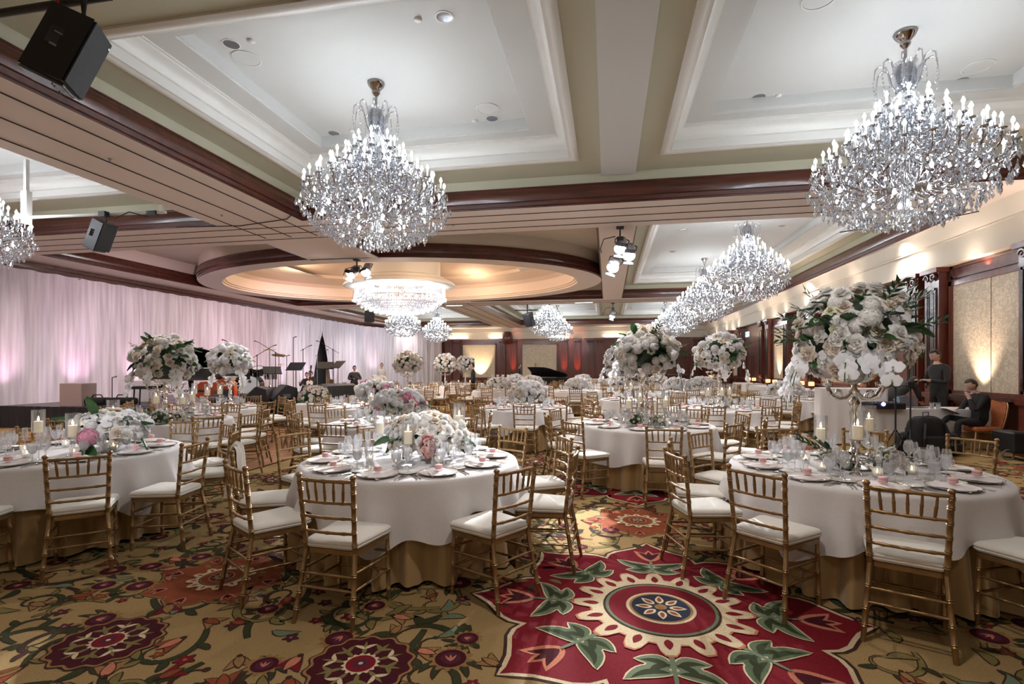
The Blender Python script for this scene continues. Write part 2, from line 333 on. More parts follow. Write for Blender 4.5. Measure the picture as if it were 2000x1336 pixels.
for k in range(len(WCR)-1): ring(mb, ell(OA+WCR[k][0], OB+WCR[k][0]), WCR[k][1], ell(OA+WCR[k+1][0], OB+WCR[k+1][0]), WCR[k+1][1])
rect_sweep(DB, WCR, mb)
for x in (-8.32, -6.28): mb.box((x, 12.45, H0+.2), (.05, 2.1, .4))
struct('crown_molding', mb.mesh('dcrown', 50), ceil)
mb = MB().mt('frieze'); rect_sweep(DB, [(0, H0+.39), (0, H1+.2)], mb); ring(mb, ell(OA, OB), H0+.39, ell(OA, OB), H1+.2)
holes_plane(DB, [(-12, -3.4, 15, 21.5)], H1+.2, mb); struct('dome_surround', mb.mesh('dsur'), ceil)
mb = MB().mt('white_trim')   # drum that carries the oval crystal light
for (a0, z0), (a1, z1) in zip([(1.55, 5.7), (1.55, 4.95), (1.7, 4.9), (1.7, 4.82), (1.95, 4.78), (2.05, 4.72), (2.12, 4.64), (2.12, 4.6), (1.9, 4.58)], [(1.55, 4.95), (1.7, 4.9), (1.7, 4.82), (1.95, 4.78), (2.05, 4.72), (2.12, 4.64), (2.12, 4.6), (1.9, 4.58), (1.0, 4.62)]):
    ring(mb, ell(a0, a0*.8, 64), z0, ell(a1, a1*.8, 64), z1)
struct('dome_drum', mb.mesh('drum', 50), ceil)

mb = MB().mt('carpet'); holes_plane((XL, XR+.4, YF, YB), [], 0, mb); floor = struct('floor', mb.mesh('floor'))
# plain walls
mb = MB().mt('frieze'); mb.box((XL-.1, 18, 2.9), (.2, 44.4, 6)); struct('wall_left', mb.mesh('wl'))
mb = MB().mt('wood'); mb.box((XL+.25, 18, 4.42), (.3, 44, .4)); mb.box((XL+.35, 18, 4.57), (.5, 44, .1)); struct('trim_1', mb.mesh('t1'))
mb = MB().mt('frieze'); mb.box((-5, YF-.1, 2.9), (25, .2, 6)); struct('wall_front', mb.mesh('wf'))
mb = MB().mt('plaster_soffit'); mb.box((-5, 18, 6.3), (26, 46, .1)); struct('slab_above', mb.mesh('sl'), ceil)
# right wall
wr = struct('wall_right', None)
mb = MB().mt('wood_red'); mb.box((7.5, 18, 1.95), (.12, 44, 3.9)); struct('wall_backing', mb.mesh('wr'), wr)
mb = MB().mt('frieze'); mb.add([(XR, YF, 3.79), (XR, YB, 3.79), (XR, YB, 4.29), (XR, YF, 4.29), (7.5, YF, 3.79), (7.5, YB, 3.79)], [(0, 1, 2, 3), (0, 4, 5, 1)])
mb.add([(XR-.05, YF, 4.32), (XR-.05, YB, 4.32), (XR-.08, YB, 4.36), (XR-.08, YF, 4.36), (XR-.14, YB, 4.56), (XR-.14, YF, 4.56), (XR-.18, YB, 4.63), (XR-.18, YF, 4.63)], [(0, 1, 2, 3), (3, 2, 4, 5), (5, 4, 6, 7)])
mb.box((XR-.02, 18, 4.305), (.05, 44, .03)); struct('frieze', mb.mesh('fr', 50), wr)
mb = MB().mt('wood'); mb.box((7.34, 18, .97), (.16, 44, .07)); mb.box((7.38, 18, .9), (.08, 44, .08)); mb.box((7.38, 18, .12), (.1, 44, .24)); struct('chair_rail', mb.mesh('cr'), wr)
def framed(mbw, x, y0, y1, z0, z1, w=.09, d=.05):
    for (yc, zc, dy, dz) in (((y0+y1)/2, z0+w/2, y1-y0, w), ((y0+y1)/2, z1-w/2, y1-y0, w), (y0+w/2, (z0+z1)/2, w, z1-z0), (y1-w/2, (z0+z1)/2, w, z1-z0)): mbw.box((x, yc, zc), (d, dy, dz))
PIL = [(9.45, 10.7), (12.95, 14.25), (16.2, 17.2), (20.1, 23.3), (25.3, 26.8), (30.2, 31.0), (33, 34), (36, 37), (5.5, 6.5)]
PAN = [(10.8, 12.85), (7.2, 9.2), (17.6, 19.9), (23.45, 25.15), (31.2, 32.8), (34.2, 35.8)]
for y0, y1 in PAN:
    mb = MB().mt('wallpaper'); mb.box((7.42, (y0+y1)/2, 2.2), (.03, y1-y0-.1, 2.35))
    for k in range(1, max(2, round((y1-y0)/1.3))): pass
    f = struct('wallpaper_panel', mb.mesh('wp'), wr)
    mb = MB().mt('groove'); mb.box((7.403, y0+.42*(y1-y0)*1.0, 2.2), (.004, .008, 2.35)); struct('panel_joint', mb.mesh('pj'), f)
    mb = MB().mt('wood_red'); framed(mb, 7.41, y0-.04, y1+.04, .98, 3.45, .1, .08); framed(mb, 7.43, y0-.02, y1+.02, 3.5, 3.78, .06, .05); struct('panel_frame', mb.mesh('pf'), f)
    mb = MB().mt('wood'); framed(mb, 7.42, y0, (y0+y1)/2-.04, .3, .86, .06, .04); framed(mb, 7.42, (y0+y1)/2+.04, y1, .3, .86, .06, .04); struct('wainscot_frame', mb.mesh('wf2'), f)
def scroll_cap(mb, x, y, z, s=1.0, face='x'):
    for sg in (-1, 1):
        pts = []
        for k in range(15):
            a = k/14*2.6*pi; r = .085*(1-k/17)*s
            q = (sg*(.10*s)+sg*r*cos(a), r*sin(a))
            pts.append((x-.02, y+q[0], z+q[1]) if face == 'x' else (x+q[0], y-.02, z+q[1]))
        mb.tube(pts, [.028*s*(1-.5*k/14) for k in range(15)], 6)
for y0, y1 in PIL:
    n = 2 if y1-y0 > .7 else 1; w = .52 if n == 2 else y1-y0
    for k in range(n):
        ya, yb = (y0, y0+w) if k == 0 else (y1-w, y1)
        mb = MB().mt('wood_red'); mb.box((7.33, (ya+yb)/2, 1.9), (.22, yb-ya, 3.6)); mb.box((7.3, (ya+yb)/2, .14), (.3, yb-ya+.06, .28)); mb.box((7.3, (ya+yb)/2, .95), (.27, yb-ya+.04, .1)); mb.box((7.29, (ya+yb)/2, 3.74), (.3, yb-ya+.1, .1))
        p = struct('pilaster', mb.mesh('pil'), wr)
        mb = MB().mt('wood_grey'); framed(mb, 7.21, ya+.08, yb-.08, 1.1, 3.35, .05, .03); framed(mb, 7.21, ya+.16, yb-.16, 1.2, 3.25, .02, .02); mb.box((7.218, (ya+yb)/2, 2.2), (.01, yb-ya-.3, 2.1)); struct('pilaster_panel', mb.mesh('pp'), p)
        mb = MB().mt('wood'); scroll_cap(mb, 7.2, (ya+yb)/2, 3.58, 1.1); struct('capital', mb.mesh('cap', 60), p)
def door(name, M, w, h):
    d = struct(name, None, None, M)
    mb = MB().mt('wood_red')
    for sx in (-1, 1): mb.box((sx*(w/2+.09), 0, h/2), (.18, .14, h))
    mb.box((0, 0, h+.12), (w+.4, .16, .24)); mb.box((0, -.02, h+.28), (w+.55, .22, .08)); struct('door_casing', mb.mesh('dc'), d)
    for sx in (-1, 1):
        mb = MB().mt('wood'); mb.box((sx*w/4, .02, h/2), (w/2-.01, .06, h))
        for z0, z1 in ((.15, .95), (1.1, h-.2)):
            c = sx*w/4
            for (xc, zc, dx, dz) in ((c, z0, w/2-.3, .05), (c, z1, w/2-.3, .05), (c-w/4+.17, (z0+z1)/2, .05, z1-z0), (c+w/4-.17, (z0+z1)/2, .05, z1-z0)): mb.box((xc, -.02, zc), (dx, .03, dz))
        l = struct('door_leaf', mb.mesh('dl'), d)
        mb = MB().mt('chrome'); mb.tube([(sx*(w/2-.12), -.07, 1.02), (sx*.12, -.07, 1.02)], .018); mb.box((sx*.14, -.04, 1.02), (.05, .06, .08)); struct('push_bar', mb.mesh('pb'), l)
door('door_1', TR(7.4, 28.5, 0, -pi/2), 2.2, 2.6); door('door_2', TR(4.3, 39.85, 0, 0), 3.4, 2.6); door('door_3', TR(.9, 39.85, 0, 0), 2.6, 2.6)
# back wall
wb = struct('wall_back', None)
mb = MB().mt('wood_red'); mb.box((-5, YB+.06, 1.95), (25, .12, 3.9)); struct('wall_backing', mb.mesh('wb'), wb)
mb = MB().mt('frieze'); mb.box((-5, YB-.12, 4.05), (25, .3, .52)); mb.box((-5, YB-.18, 4.32), (25, .42, .04)); mb.box((-5, YB-.2, 4.5), (25, .5, .3)); struct('frieze', mb.mesh('fb'), wb)
for x0, x1 in ((-11.45, -8.8), (-6.6, -3.9), (-14.6, -13.5)):
    mb = MB().mt('wallpaper'); mb.box(((x0+x1)/2, YB-.03, 2.05), (x1-x0, .04, 2.6)); f = struct('wallpaper_panel', mb.mesh('wp'), wb)
    mb = MB().mt('wood'); framed2 = [((x0+x1)/2, .7, x1-x0+.2, .1), ((x0+x1)/2, 3.4, x1-x0+.2, .1), (x0-.05, 2.05, .1, 2.8), (x1+.05, 2.05, .1, 2.8)]
    for xc, zc, dx, dz in framed2: mb.box((xc, YB-.06, zc), (dx, .1, dz))
    struct('panel_frame', mb.mesh('pf'), f)
for x in (-12.6, -11.9, -8.2, -7.3, -3.3, -2.3, -1.3, -.6, 6.4):
    mb = MB().mt('wood_red'); mb.box((x, YB-.12, 1.85), (.5, .2, 3.7)); mb.box((x, YB-.16, .15), (.56, .26, .3)); mb.box((x, YB-.16, 3.7), (.62, .3, .14)); p = struct('pilaster', mb.mesh('pil'), wb)
    mb = MB().mt('wood')
    for k in (-.14, 0, .14): mb.box((x+k, YB-.235, 2.1), (.06, .04, 2.6))
    scroll_cap(mb, x, YB-.26, 3.5, 1.2, 'y'); struct('pilaster_flute', mb.mesh('pflt'), p)
mb = MB().mt('wood'); mb.tube([(-7.75, YB-.4, 3.4), (-7.75, YB-.4, 3.6), (-7.75, YB-.4, 4.0), (-7.75, YB-.4, 4.35)], [.3, .42, .42, .3], 10); struct('finial_post', mb.mesh('fin', 40), wb)

# ------------------------------------------------------------------ the carpet: woven motifs as flat inlaid pile
mo = {k: MB().mt('c_'+k) for k in ('brown', 'red', 'burg', 'green', 'cream', 'rust', 'moss', 'navy', 'olive', 'sage', 'tan', 'salmon', 'plum')}
ZI = [0]
def zl(lay): ZI[0] = (ZI[0]+1) % 16; return .0006*lay+ZI[0]*3e-5
def fl(col, pts, lay): mo[col].poly(pts, zl(lay))
def leafp(cx, cy_, ang, ln, wd, bend=0, n=8, grow=0):
    L_, R_ = [], []
    for i in range(n+1):
        t = i/n; w = wd*sin(pi*t**.8)**.9*.5+grow*(1 if 0 < t < 1 else .2); a = bend*(t-.5)
        x = (ln+2*grow)*t-grow; y = bend*ln*(t*t-t)
        L_.append((x, y+w)); R_.append((x, y-w))
    pts = L_+R_[::-1][1:-1] if False else L_[1:-1]+[L_[-1]]+R_[::-1][1:-1]+[R_[0]]
    c, s_ = cos(ang), sin(ang)
    return [(cx+x*c-y*s_, cy_+x*s_+y*c) for x, y in pts]
def leaf2(cx, cy_, ang, ln, wd, bend, c_out, c_in, lay, g=.008):
    fl(c_out, leafp(cx, cy_, ang, ln, wd, bend, 8, g), lay); fl(c_in, leafp(cx, cy_, ang, ln, wd, bend), lay+1)
def leaf3(cx, cy_, ang, ln, wd, bend, c_out, c_in, c_mid, lay, g):
    leaf2(cx, cy_, ang, ln, wd, bend, c_out, c_in, lay, g); fl(c_mid, leafp(cx+cos(ang)*ln*.08, cy_+sin(ang)*ln*.08, ang, ln*.8, wd*.42, bend*1.05), lay+2)
def disc(cx, cy_, r, col, lay, lobes=0, amp=0, ph=0, n=None):
    n = n or (max(16, lobes*8) if lobes else 24)
    fl(col, [(cx+(r+amp*cos(lobes*2*pi*i/n+ph))*cos(2*pi*i/n), cy_+(r+amp*cos(lobes*2*pi*i/n+ph))*sin(2*pi*i/n)) for i in range(n)], lay)
def ribbon(path, wds, col, lay):
    n = len(path); L_, R_ = [], []
    for i in range(n):
        a, b = path[max(i-1, 0)], path[min(i+1, n-1)]; dx, dy = b[0]-a[0], b[1]-a[1]; l = hypot(dx, dy) or 1
        nx, ny = -dy/l*wds[i]/2, dx/l*wds[i]/2; L_.append((path[i][0]+nx, path[i][1]+ny)); R_.append((path[i][0]-nx, path[i][1]-ny))
    z = zl(lay); o = mo[col]
    o.add([(x, y, z) for x, y in L_]+[(x, y, z) for x, y in R_], [(n+i, n+i+1, i+1, i) for i in range(n-1)])
def vine(cx, cy_, ang, size, sg, col='green'):
    p = []; n = 16
    for i in range(n):
        t = i/(n-1); a = ang+sg*(t*t*4.6); r = size*(1-.55*t)
        if i == 0: x, y = cx, cy_
        else: x += size*.13*cos(a); y += size*.13*sin(a)
        p.append((x, y))
    w = [size*.085*(sin(pi*min(1, .15+i/(n-1)))**.7)+.004 for i in range(n)]
    ribbon(p, [v+.014 for v in w], 'brown', 1); ribbon(p, w, col, 2)
    for k in (4, 8, 11): leaf2(p[k][0], p[k][1], ang+sg*(k/n)**2*4.6-sg*.9, size*.28, size*.11, .4*sg, 'brown', R.choice((col, 'olive', 'green')), 2)
    disc(p[-1][0], p[-1][1], size*.05, col, 3)
def tulip(cx, cy_, ang, s, c1='rust', c2='salmon'):
    for k, b in ((-.55, -.5), (.55, .5), (0, 0)): leaf2(cx, cy_, ang+k, s*(1 if k else .9), s*.36, b, 'brown', c1 if k else c2, 3 if k else 5, .006)
    disc(cx, cy_, s*.12, 'brown', 7, n=8)
def palmette(cx, cy_, ang, s):
    disc(cx, cy_, s*.44, 'tan', 3, 13, s*.06); disc(cx, cy_, s*.34, 'burg', 4); disc(cx, cy_, s*.22, 'plum', 5)
    for k in (-.5, 0, .5): fl('salmon', leafp(cx-cos(ang)*s*.12, cy_-sin(ang)*s*.12, ang+k, s*.26, s*.06), 6)
    for k in (-2.2, 2.2, -2.7, 2.7): leaf2(cx, cy_, ang+k, s*.8, s*.16, .5*(1 if k > 0 else -1), 'brown', 'green', 1)
def floret(cx, cy_, s, c='red'):
    disc(cx, cy_, s*.5, 'brown', 3, 5, s*.13, n=30); disc(cx, cy_, s*.42, c, 4, 5, s*.12, n=30); disc(cx, cy_, s*.12, 'tan', 5, n=8)
def rosette(cx, cy_, r):
    disc(cx, cy_, r*1.1, 'brown', 4, 14, r*.05); disc(cx, cy_, r*1.06, 'tan', 5, 14, r*.05); disc(cx, cy_, r, 'burg', 6, 14, r*.05)
    for k in range(10):
        a = 2*pi*k/10
        fl('olive', leafp(cx+cos(a)*r*.32, cy_+sin(a)*r*.32, a, r*.55, r*.1), 7)
        for sg in (-1, 1): fl('cream' if k % 2 else 'olive', leafp(cx+cos(a)*r*.55, cy_+sin(a)*r*.55, a+sg*1.0, r*.3, r*.1, sg*.4), 8)
    disc(cx, cy_, r*.36, 'cream', 9, 16, r*.03); disc(cx, cy_, r*.3, 'red', 10); disc(cx, cy_, r*.16, 'plum', 11, 8, r*.03); disc(cx, cy_, r*.05, 'cream', 12, n=8)
def medallion(cx, cy_, s, full=True, rot=0.0):
    c1, c2 = ('red', 'burg') if full else ('rust', 'tan'); fin = 'red' if full else 'rust'
    n = 8
    # gold border scallops then red field with pointed petals
    for k in range(n):
        a = 2*pi*k/n+rot
        for col, g, lay in (('brown', .035, 1), ('cream' if full else 'tan', .02, 2)):
            fl(col, [(cx+cos(a)*x*s-sin(a)*y*s, cy_+sin(a)*x*s+cos(a)*y*s) for x, y in petal_out(g)], lay)
        fl(fin, [(cx+cos(a)*x*s-sin(a)*y*s, cy_+sin(a)*x*s+cos(a)*y*s) for x, y in petal_out(0)], 3)
        for kk, b in ((-.5, -.3), (.5, .3), (0, 0)):
            fl('salmon', leafp(cx+cos(a)*.80*s, cy_+sin(a)*.80*s, a+kk, .25*s, .1*s, b), 5+abs(int(kk*2))); fl('burg', leafp(cx+cos(a)*.83*s, cy_+sin(a)*.83*s, a+kk, .18*s, .05*s, b), 8)
        if full:
            for r0, kk, ln in ((.70, .85, .27), (.70, -.85, .27), (.62, .45, .2), (.62, -.45, .2), (.66, 1.5, .2), (.66, -1.5, .2)):
                x, y = cx+cos(a)*r0*s, cy_+sin(a)*r0*s
                leaf3(x, y, a+kk+(.35 if kk > 0 else -.35), ln*s, .105*s, .6*(-1 if kk > 0 else 1), 'cream', 'moss' if k % 2 else 'sage', 'green', 9, .009*s)
            ribbon([(cx+cos(a)*.56*s, cy_+sin(a)*.56*s), (cx+cos(a)*.82*s, cy_+sin(a)*.82*s)], [.03*s, .02*s], 'sage', 11)
    disc(cx, cy_, .62*s, fin, 4)
    m = 16 if full else 12
    pts = []
    for i in range(m*8):
        t = i/(m*8); k = cos(2*pi*m*t); r = (.49+.055*(1 if k > -.1 else -1)*min(1, abs(k+.1)*3))*s; pts.append((cx+r*cos(2*pi*t+rot), cy_+r*sin(2*pi*t+rot)))
    g = [(cx+(x-cx)*1.03, cy_+(y-cy_)*1.03) for x, y in pts]
    fl('salmon', g, 12); fl('cream', pts, 13)
    for k in range(m):
        a = 2*pi*k/m+rot; fl(fin, leafp(cx+cos(a)*.385*s, cy_+sin(a)*.385*s, a, .11*s, .05*s), 14)
    for r, col, lay in ((.36, 'brown', 15), (.345, 'sage' if full else 'tan', 16), (.325, fin, 17), (.215, 'cream' if full else 'salmon', 18), (.195, 'tan', 19), (.18, 'navy' if full else 'burg', 20)): disc(cx, cy_, r*s, col, lay, n=40)
    for k in range(8):
        a = 2*pi*k/8; fl('cream', leafp(cx+cos(a)*.05*s, cy_+sin(a)*.05*s, a, .11*s, .055*s), 21); fl('rust', leafp(cx+cos(a)*.07*s, cy_+sin(a)*.07*s, a, .07*s, .028*s), 22)
    disc(cx, cy_, .04*s, 'tan', 23, n=8)
def petal_out(g):
    up = [(.35, .30), (.62, .30), (.80, .335), (.90, .31), (.965, .26), (1.02, .18), (1.08, .10), (1.16, .03), (1.22, 0)]
    o = []
    for x, y in up: o.append((x+g*.9, y+g*1.0 if y > 0 else 0))
    return o+[(x, -y) for x, y in o[::-1][1:]]
BIG = [(.34+6.36*i, 3.48+3.8*j) for i in range(-3, 2) for j in range(0, 8)]
SML = [(.34-3.18+6.36*i, 3.39+3.8*j) for i in range(-2, 3) for j in range(0, 8)]+[(.30+6.36*i, 5.42+3.8*j) for i in range(-3, 2) for j in range(0, 8)]
ROS = [(-2.83, 2.49), (-1.29, 2.54), (2.0, 2.3), (3.4, 3.0)]+[(-1.3+3.18*i+R.uniform(-.2, .2), 4.5+1.9*j+R.uniform(-.2, .2)) for i in range(-4, 3) for j in range(0, 14)]
XIN = lambda x: XL+1 < x < 7.0
def in_view(x, y):
    d = -x*sin(YAW)+y*cos(YAW)
    return d > .9 and abs((x*cos(YAW)+y*sin(YAW))/d) < 1.15
for x, y in BIG:
    if XIN(x) and in_view(x, y) and (x > -5.4 or y < 6) and (y < 12 or True) and not (x > 6.2): medallion(x, y, 1.03)
for x, y in SML:
    if XIN(x) and in_view(x, y): medallion(x, y, .42, False)
def near(x, y, L_, d): return any(abs(x-a) < d and abs(y-b) < d and hypot(x-a, y-b) < d for a, b in L_)
for x, y in ROS:
    if XIN(x) and in_view(x, y) and not near(x, y, BIG, 1.4) and not near(x, y, SML, .7): rosette(x, y, .26)
cells = {}
def scatter(x0, x1, y0, y1, n, dmin, fn, avoid=True):
    for _ in range(n):
        x, y = R.uniform(x0, x1), R.uniform(y0, y1)
        if not in_view(x, y) or not XIN(x) or near(x, y, BIG, 1.2) or near(x, y, SML, .42) or near(x, y, ROS, .3): continue
        k = (int(x/dmin), int(y/dmin))
        if any(hypot(x-a, y-b) < dmin for i in (-1, 0, 1) for j in (-1, 0, 1) for a, b in cells.get((dmin, k[0]+i, k[1]+j), ())): continue
        cells.setdefault((dmin, *k), []).append((x, y)); fn(x, y)
def near_motif(x, y):
    r = R.random(); a = R.uniform(0, 2*pi)
    if r < .2: palmette(x, y, a, R.uniform(.18, .27))
    elif r < .55: tulip(x, y, a, R.uniform(.10, .17), R.choice(('rust', 'red', 'tan')), R.choice(('salmon', 'tan', 'rust')))
    elif r < .78: floret(x, y, R.uniform(.06, .10), R.choice(('red', 'plum', 'rust')))
    else: leaf2(x, y, a, .17, .06, .7, 'brown', R.choice(('sage', 'olive', 'green')), 2)
def vinem(x, y):
    a = R.uniform(0, 2*pi); s = R.uniform(.28, .5); vine(x, y, a, s, R.choice((-1, 1)), R.choice(('green', 'green', 'olive', 'brown')))
scatter(-12, 7, 1.2, 9.5, 9000, .26, vinem); scatter(-12, 7, 1.2, 9.5, 20000, .165, near_motif)
cells.clear(); scatter(-15, 7, 9.5, 38, 3000, .6, lambda x, y: vine(x, y, R.uniform(0, 6.3), .7, 1)); scatter(-15, 7, 9.5, 38, 3500, .5, lambda x, y: disc(x, y, .13, R.choice(('red', 'rust', 'green', 'burg')), 3, 5, .04, n=10))
motif = struct('carpet_motifs', None, floor) if False else None
for k, m_ in mo.items():
    if m_.f: o = link('carpet_pattern', m_.mesh('pattern_'+k), floor); o['kind'] = 'stuff'
# ------------------------------------------------------------------ chiavari chairs
def bamboo(p0, p1, r, rings, seg=8):
    """a turned pole with raised rings: points and radii"""
    p0, p1 = Vector(p0), Vector(p1); pts, rad = [p0], [r*.85]
    L_ = (p1-p0).length
    for t in rings:
        for dt, k in ((-.012, 1.0), (-.006, 1.28), (0, 1.0), (.006, 1.28), (.012, 1.0)):
            pts.append(p0.lerp(p1, min(.995, max(.005, t+dt/max(L_, .01)*1.0)))); rad.append(r*k)
    pts.append(p1); rad.append(r*.9); return pts, rad
def pole(p0, p1, r, rings=(.3, .7), seg=7, mb=None):
    mb = mb or MB().mt('gold_paint'); p, q = bamboo(p0, p1, r, rings); mb.tube(p, q, seg); return mb
def seat_outline(w1, w0, d, n=6, r=.045):
    """rounded trapezoid, front (+y) wider"""
    cs = [(w1/2, d/2, 0), (-w1/2, d/2, 90), (-w0/2, -d/2, 180), (w0/2, -d/2, 270)]; pts = []
    for x, y, a0 in cs:
        for k in range(n+1):
            a = radians(a0+90*k/n); cx = x-r*(1 if x > 0 else -1); cyy = y-r*(1 if y > 0 else -1)
            pts.append((cx+r*cos(a), cyy+r*sin(a)))
    return pts
def chair_parts():
    P = []
    # cushion
    mb = MB().mt('cushion'); prof = [(.86, .452), (.97, .455), (1.0, .468), (1.0, .474), (.975, .478), (1.0, .482), (1.0, .49), (.96, .503), (.8, .512), (.4, .518), (.0, .519)]
    ol = seat_outline(.43, .37, .42); vs = []; n = len(ol)
    for k, z in prof: vs += [(x*k, y*k+.01, z) for x, y in ol]
    mb.add(vs, [tuple(range(n-1, -1, -1))]+[(a*n+i, a*n+(i+1) % n, (a+1)*n+(i+1) % n, (a+1)*n+i) for a in range(len(prof)-1) for i in range(n)])
    P.append(('seat_cushion', mb.mesh('seat_cushion', 60), None))
    mb = MB().mt('gold_paint'); vs = []
    ol = seat_outline(.415, .36, .40)
    for k, z in ((.9, .415), (1, .42), (1, .448), (.9, .453)): vs += [(x*k, y*k+.01, z) for x, y in ol]
    mb.add(vs, [tuple(range(n-1, -1, -1)), tuple(3*n+i for i in range(n))]+[(a*n+i, a*n+(i+1) % n, (a+1)*n+(i+1) % n, (a+1)*n+i) for a in range(3) for i in range(n)])
    P.append(('seat_frame', mb.mesh('seat_frame', 40), None))
    for sx in (-1, 1):
        P.append(('leg', pole((sx*.195, .19, 0), (sx*.185, .185, .43), .0145, (.18, .5, .8)).mesh('front_leg', 60), None))
        P.append(('leg', pole((sx*.205, -.265, 0), (sx*.172, -.185, .44), .0155, (.2, .42, .7)).mesh('rear_leg', 60), None))
        mb = pole((sx*.172, -.185, .43), (sx*.19, -.235, .905), .0155, (.12, .3, .47, .64, .82, .93)); mb.lathe([(.012, .9), (.02, .906), (.02, .915), (.013, .925), (0, .928)], 8, TR(sx*.19, -.235, 0))
        P.append(('back_post', mb.mesh('back_post', 60), None))
    Y = lambda z: -.185-.05*(z-.44)/.465
    W = lambda z: .172+.018*(z-.44)/.465
    def rail(z, r=.0095, nm='back_rail', bow=.018):
        mb = MB().mt('gold_paint'); pts = []; rad = []
        for k in range(17):
            t = k/8-1; pts.append((t*W(z), Y(z)-bow*(1-t*t), z)); rad.append(r*(1.3 if k in (3, 8, 13) else 1))
        mb.tube(pts, rad, 6); return (nm, mb.mesh(nm, 60), None)
    P.append(rail(.885, .0115, 'top_rail')); P.append(rail(.75)); P.append(rail(.655)); P.append(rail(.56))
    for k in range(5):
        t = (k-2)/3.05; b = .018*(1-t*t); p0 = Vector((t*W(.75)*.98, Y(.75)-b, .75)); p1 = Vector((t*W(.885)*1.05, Y(.885)-b, .885))
        mb = MB().mt('gold_paint'); pts = [p0.lerp(p1, q) for q in (0, .2, .45, .5, .55, .8, 1)]; mb.tube(pts, [.006, .0095, .0095, .0115, .0095, .008, .006], 6)
        P.append(('spindle', mb.mesh('spindle', 60), None))
    for z, a in ((.30, 0), (.20, 1)):
        for sx in (-1, 1): P.append(('stretcher', pole((sx*.19, .185, z), (sx*(.172+.033*(1-z/.44)), -.185-.08*(1-z/.44), z+.02), .0085, (.3, .5, .7), 6).mesh('side_stretcher', 60), None))
    P.append(('stretcher', pole((-.185, .185, .33), (.185, .185, .33), .0085, (.3, .7), 6).mesh('front_stretcher', 60), None))
    P.append(('stretcher', pole((-.185, -.215, .30), (.185, -.215, .30), .0085, (.3, .7), 6).mesh('back_stretcher', 60), None))
    P.append(('stretcher', pole((-.19, -.23, .22), (.19, -.23, .22), .0085, (.3, .7), 6).mesh('back_stretcher', 60), None))
    P.append(('stretcher', pole((-.187, .187, .2), (.187, .187, .2), .0085, (.3, .7), 6).mesh('front_stretcher', 60), None))
    return P
CP = chair_parts()
def join_meshes(name, meshes, mats):
    mb = MB().mt(mats)
    for me in meshes: mb.add([v.co for v in me.vertices], [tuple(p.vertices) for p in me.polygons])
    return mb.mesh(name, 60)
fam = lambda *n: [p[1] for p in CP if p[0] in n]
CP_MID = [CP[0], CP[1]]+[p for p in CP if p[0] == 'leg']+[('backrest', join_meshes('backrest', fam('back_post', 'top_rail', 'back_rail', 'spindle'), 'gold_paint'), None), ('stretcher', join_meshes('stretchers', fam('stretcher'), 'gold_paint'), None)]
# simplified far chair
def far_chair():
    mb = MB().mt('cushion'); mb.bbox((0, .01, .485), (.41, .41, .06), .02); s_ = mb.mesh('seat_far')
    mb = MB().mt('gold_paint')
    for sx in (-1, 1): mb.tube([(sx*.205, -.265, 0), (sx*.172, -.185, .44), (sx*.19, -.235, .92)], .016, 5); mb.tube([(sx*.195, .19, 0), (sx*.185, .185, .43)], .015, 5)
    for z, y in ((.885, -.25), (.75, -.236), (.655, -.226), (.56, -.216)): mb.tube([(-.18, y+.01, z), (0, y-.008, z), (.18, y+.01, z)], .011, 4)
    for k in range(5): mb.tube([((k-2)*.06, -.24, .75), ((k-2)*.065, -.25, .885)], .009, 4)
    for z in (.2, .31): mb.tube([(-.19, .185, z), (.19, .185, z)], .009, 4); mb.tube([(-.19, -.22, z), (.19, -.22, z)], .009, 4)
    mb.box((0, 0, .435), (.39, .38, .03)); return [('seat_cushion', s_, None), ('chair_frame', mb.mesh('frame_far', 60), None)]
CP_FAR = far_chair()

# ------------------------------------------------------------------ tables and cloths
RT = .915
def gold_cloth_mesh(seed, nf=27):
    rr = random.Random(seed); ph = [rr.uniform(0, 6.28) for _ in range(4)]
    def f(u, v):
        a = 2*pi*u
        if v < .12: r = RT*v/.12; z = .752
        else:
            t = (v-.12)/.88; z = .752*(1-t)+.012
            w_ = nf*a+ph[0]+1.6*sin(3*a+ph[1]); fold = (sin(w_)+.28*sin(2*w_+1)+.35*sin(11*a+ph[2]))/1.25
            q = max(0, t-.4)/.6; F_ = max(0, .5+.5*fold)**1.4; r = RT-.03+.065*min(1, t/.25)*F_+q**.6*(.01+.085*F_)
            if t > .97: z += .012*(1+sin(5*a+ph[3]))
        return (r*cos(a), r*sin(a), z)
    mb = MB().mt('cloth_gold'); mb.grid(f, 300, 14, wrap=True); return mb.mesh('gold_cloth', 70)
def white_cloth_mesh(seed, rot):
    rr = random.Random(seed); ph = [rr.uniform(0, 6.28) for _ in range(4)]
    def f(u, v):
        a = 2*pi*u
        if v < .2: r = (RT+.006)*v/.2; z = .762
        elif v < .26:
            t = (v-.2)/.06; r = RT+.006+.02*sin(t*pi/2); z = .762-.02*(1-cos(t*pi/2))
        else:
            t = (v-.26)/.74
            drop = .36+.09*cos(4*(a-rot))+.035*sin(9*a+ph[0])+.028*sin(14*a+ph[1])
            z = .742-drop*t
            r = RT+.028+t*(.03+.085*(.5+.5*sin(15*a+ph[2]+1.4*sin(4*a+ph[3])))**1.3)+t*t*(.03*max(0, cos(4*(a-rot)))+.012*sin(23*a+ph[1]))
        return (r*cos(a), r*sin(a), z)
    mb = MB().mt('cloth_white'); mb.grid(f, 224, 22, wrap=True); return mb.mesh('white_cloth', 70)
GC = [gold_cloth_mesh(i) for i in (1, 2, 3)]; WC = [white_cloth_mesh(10+i, r) for i, r in enumerate((.2, .8, 1.3))]
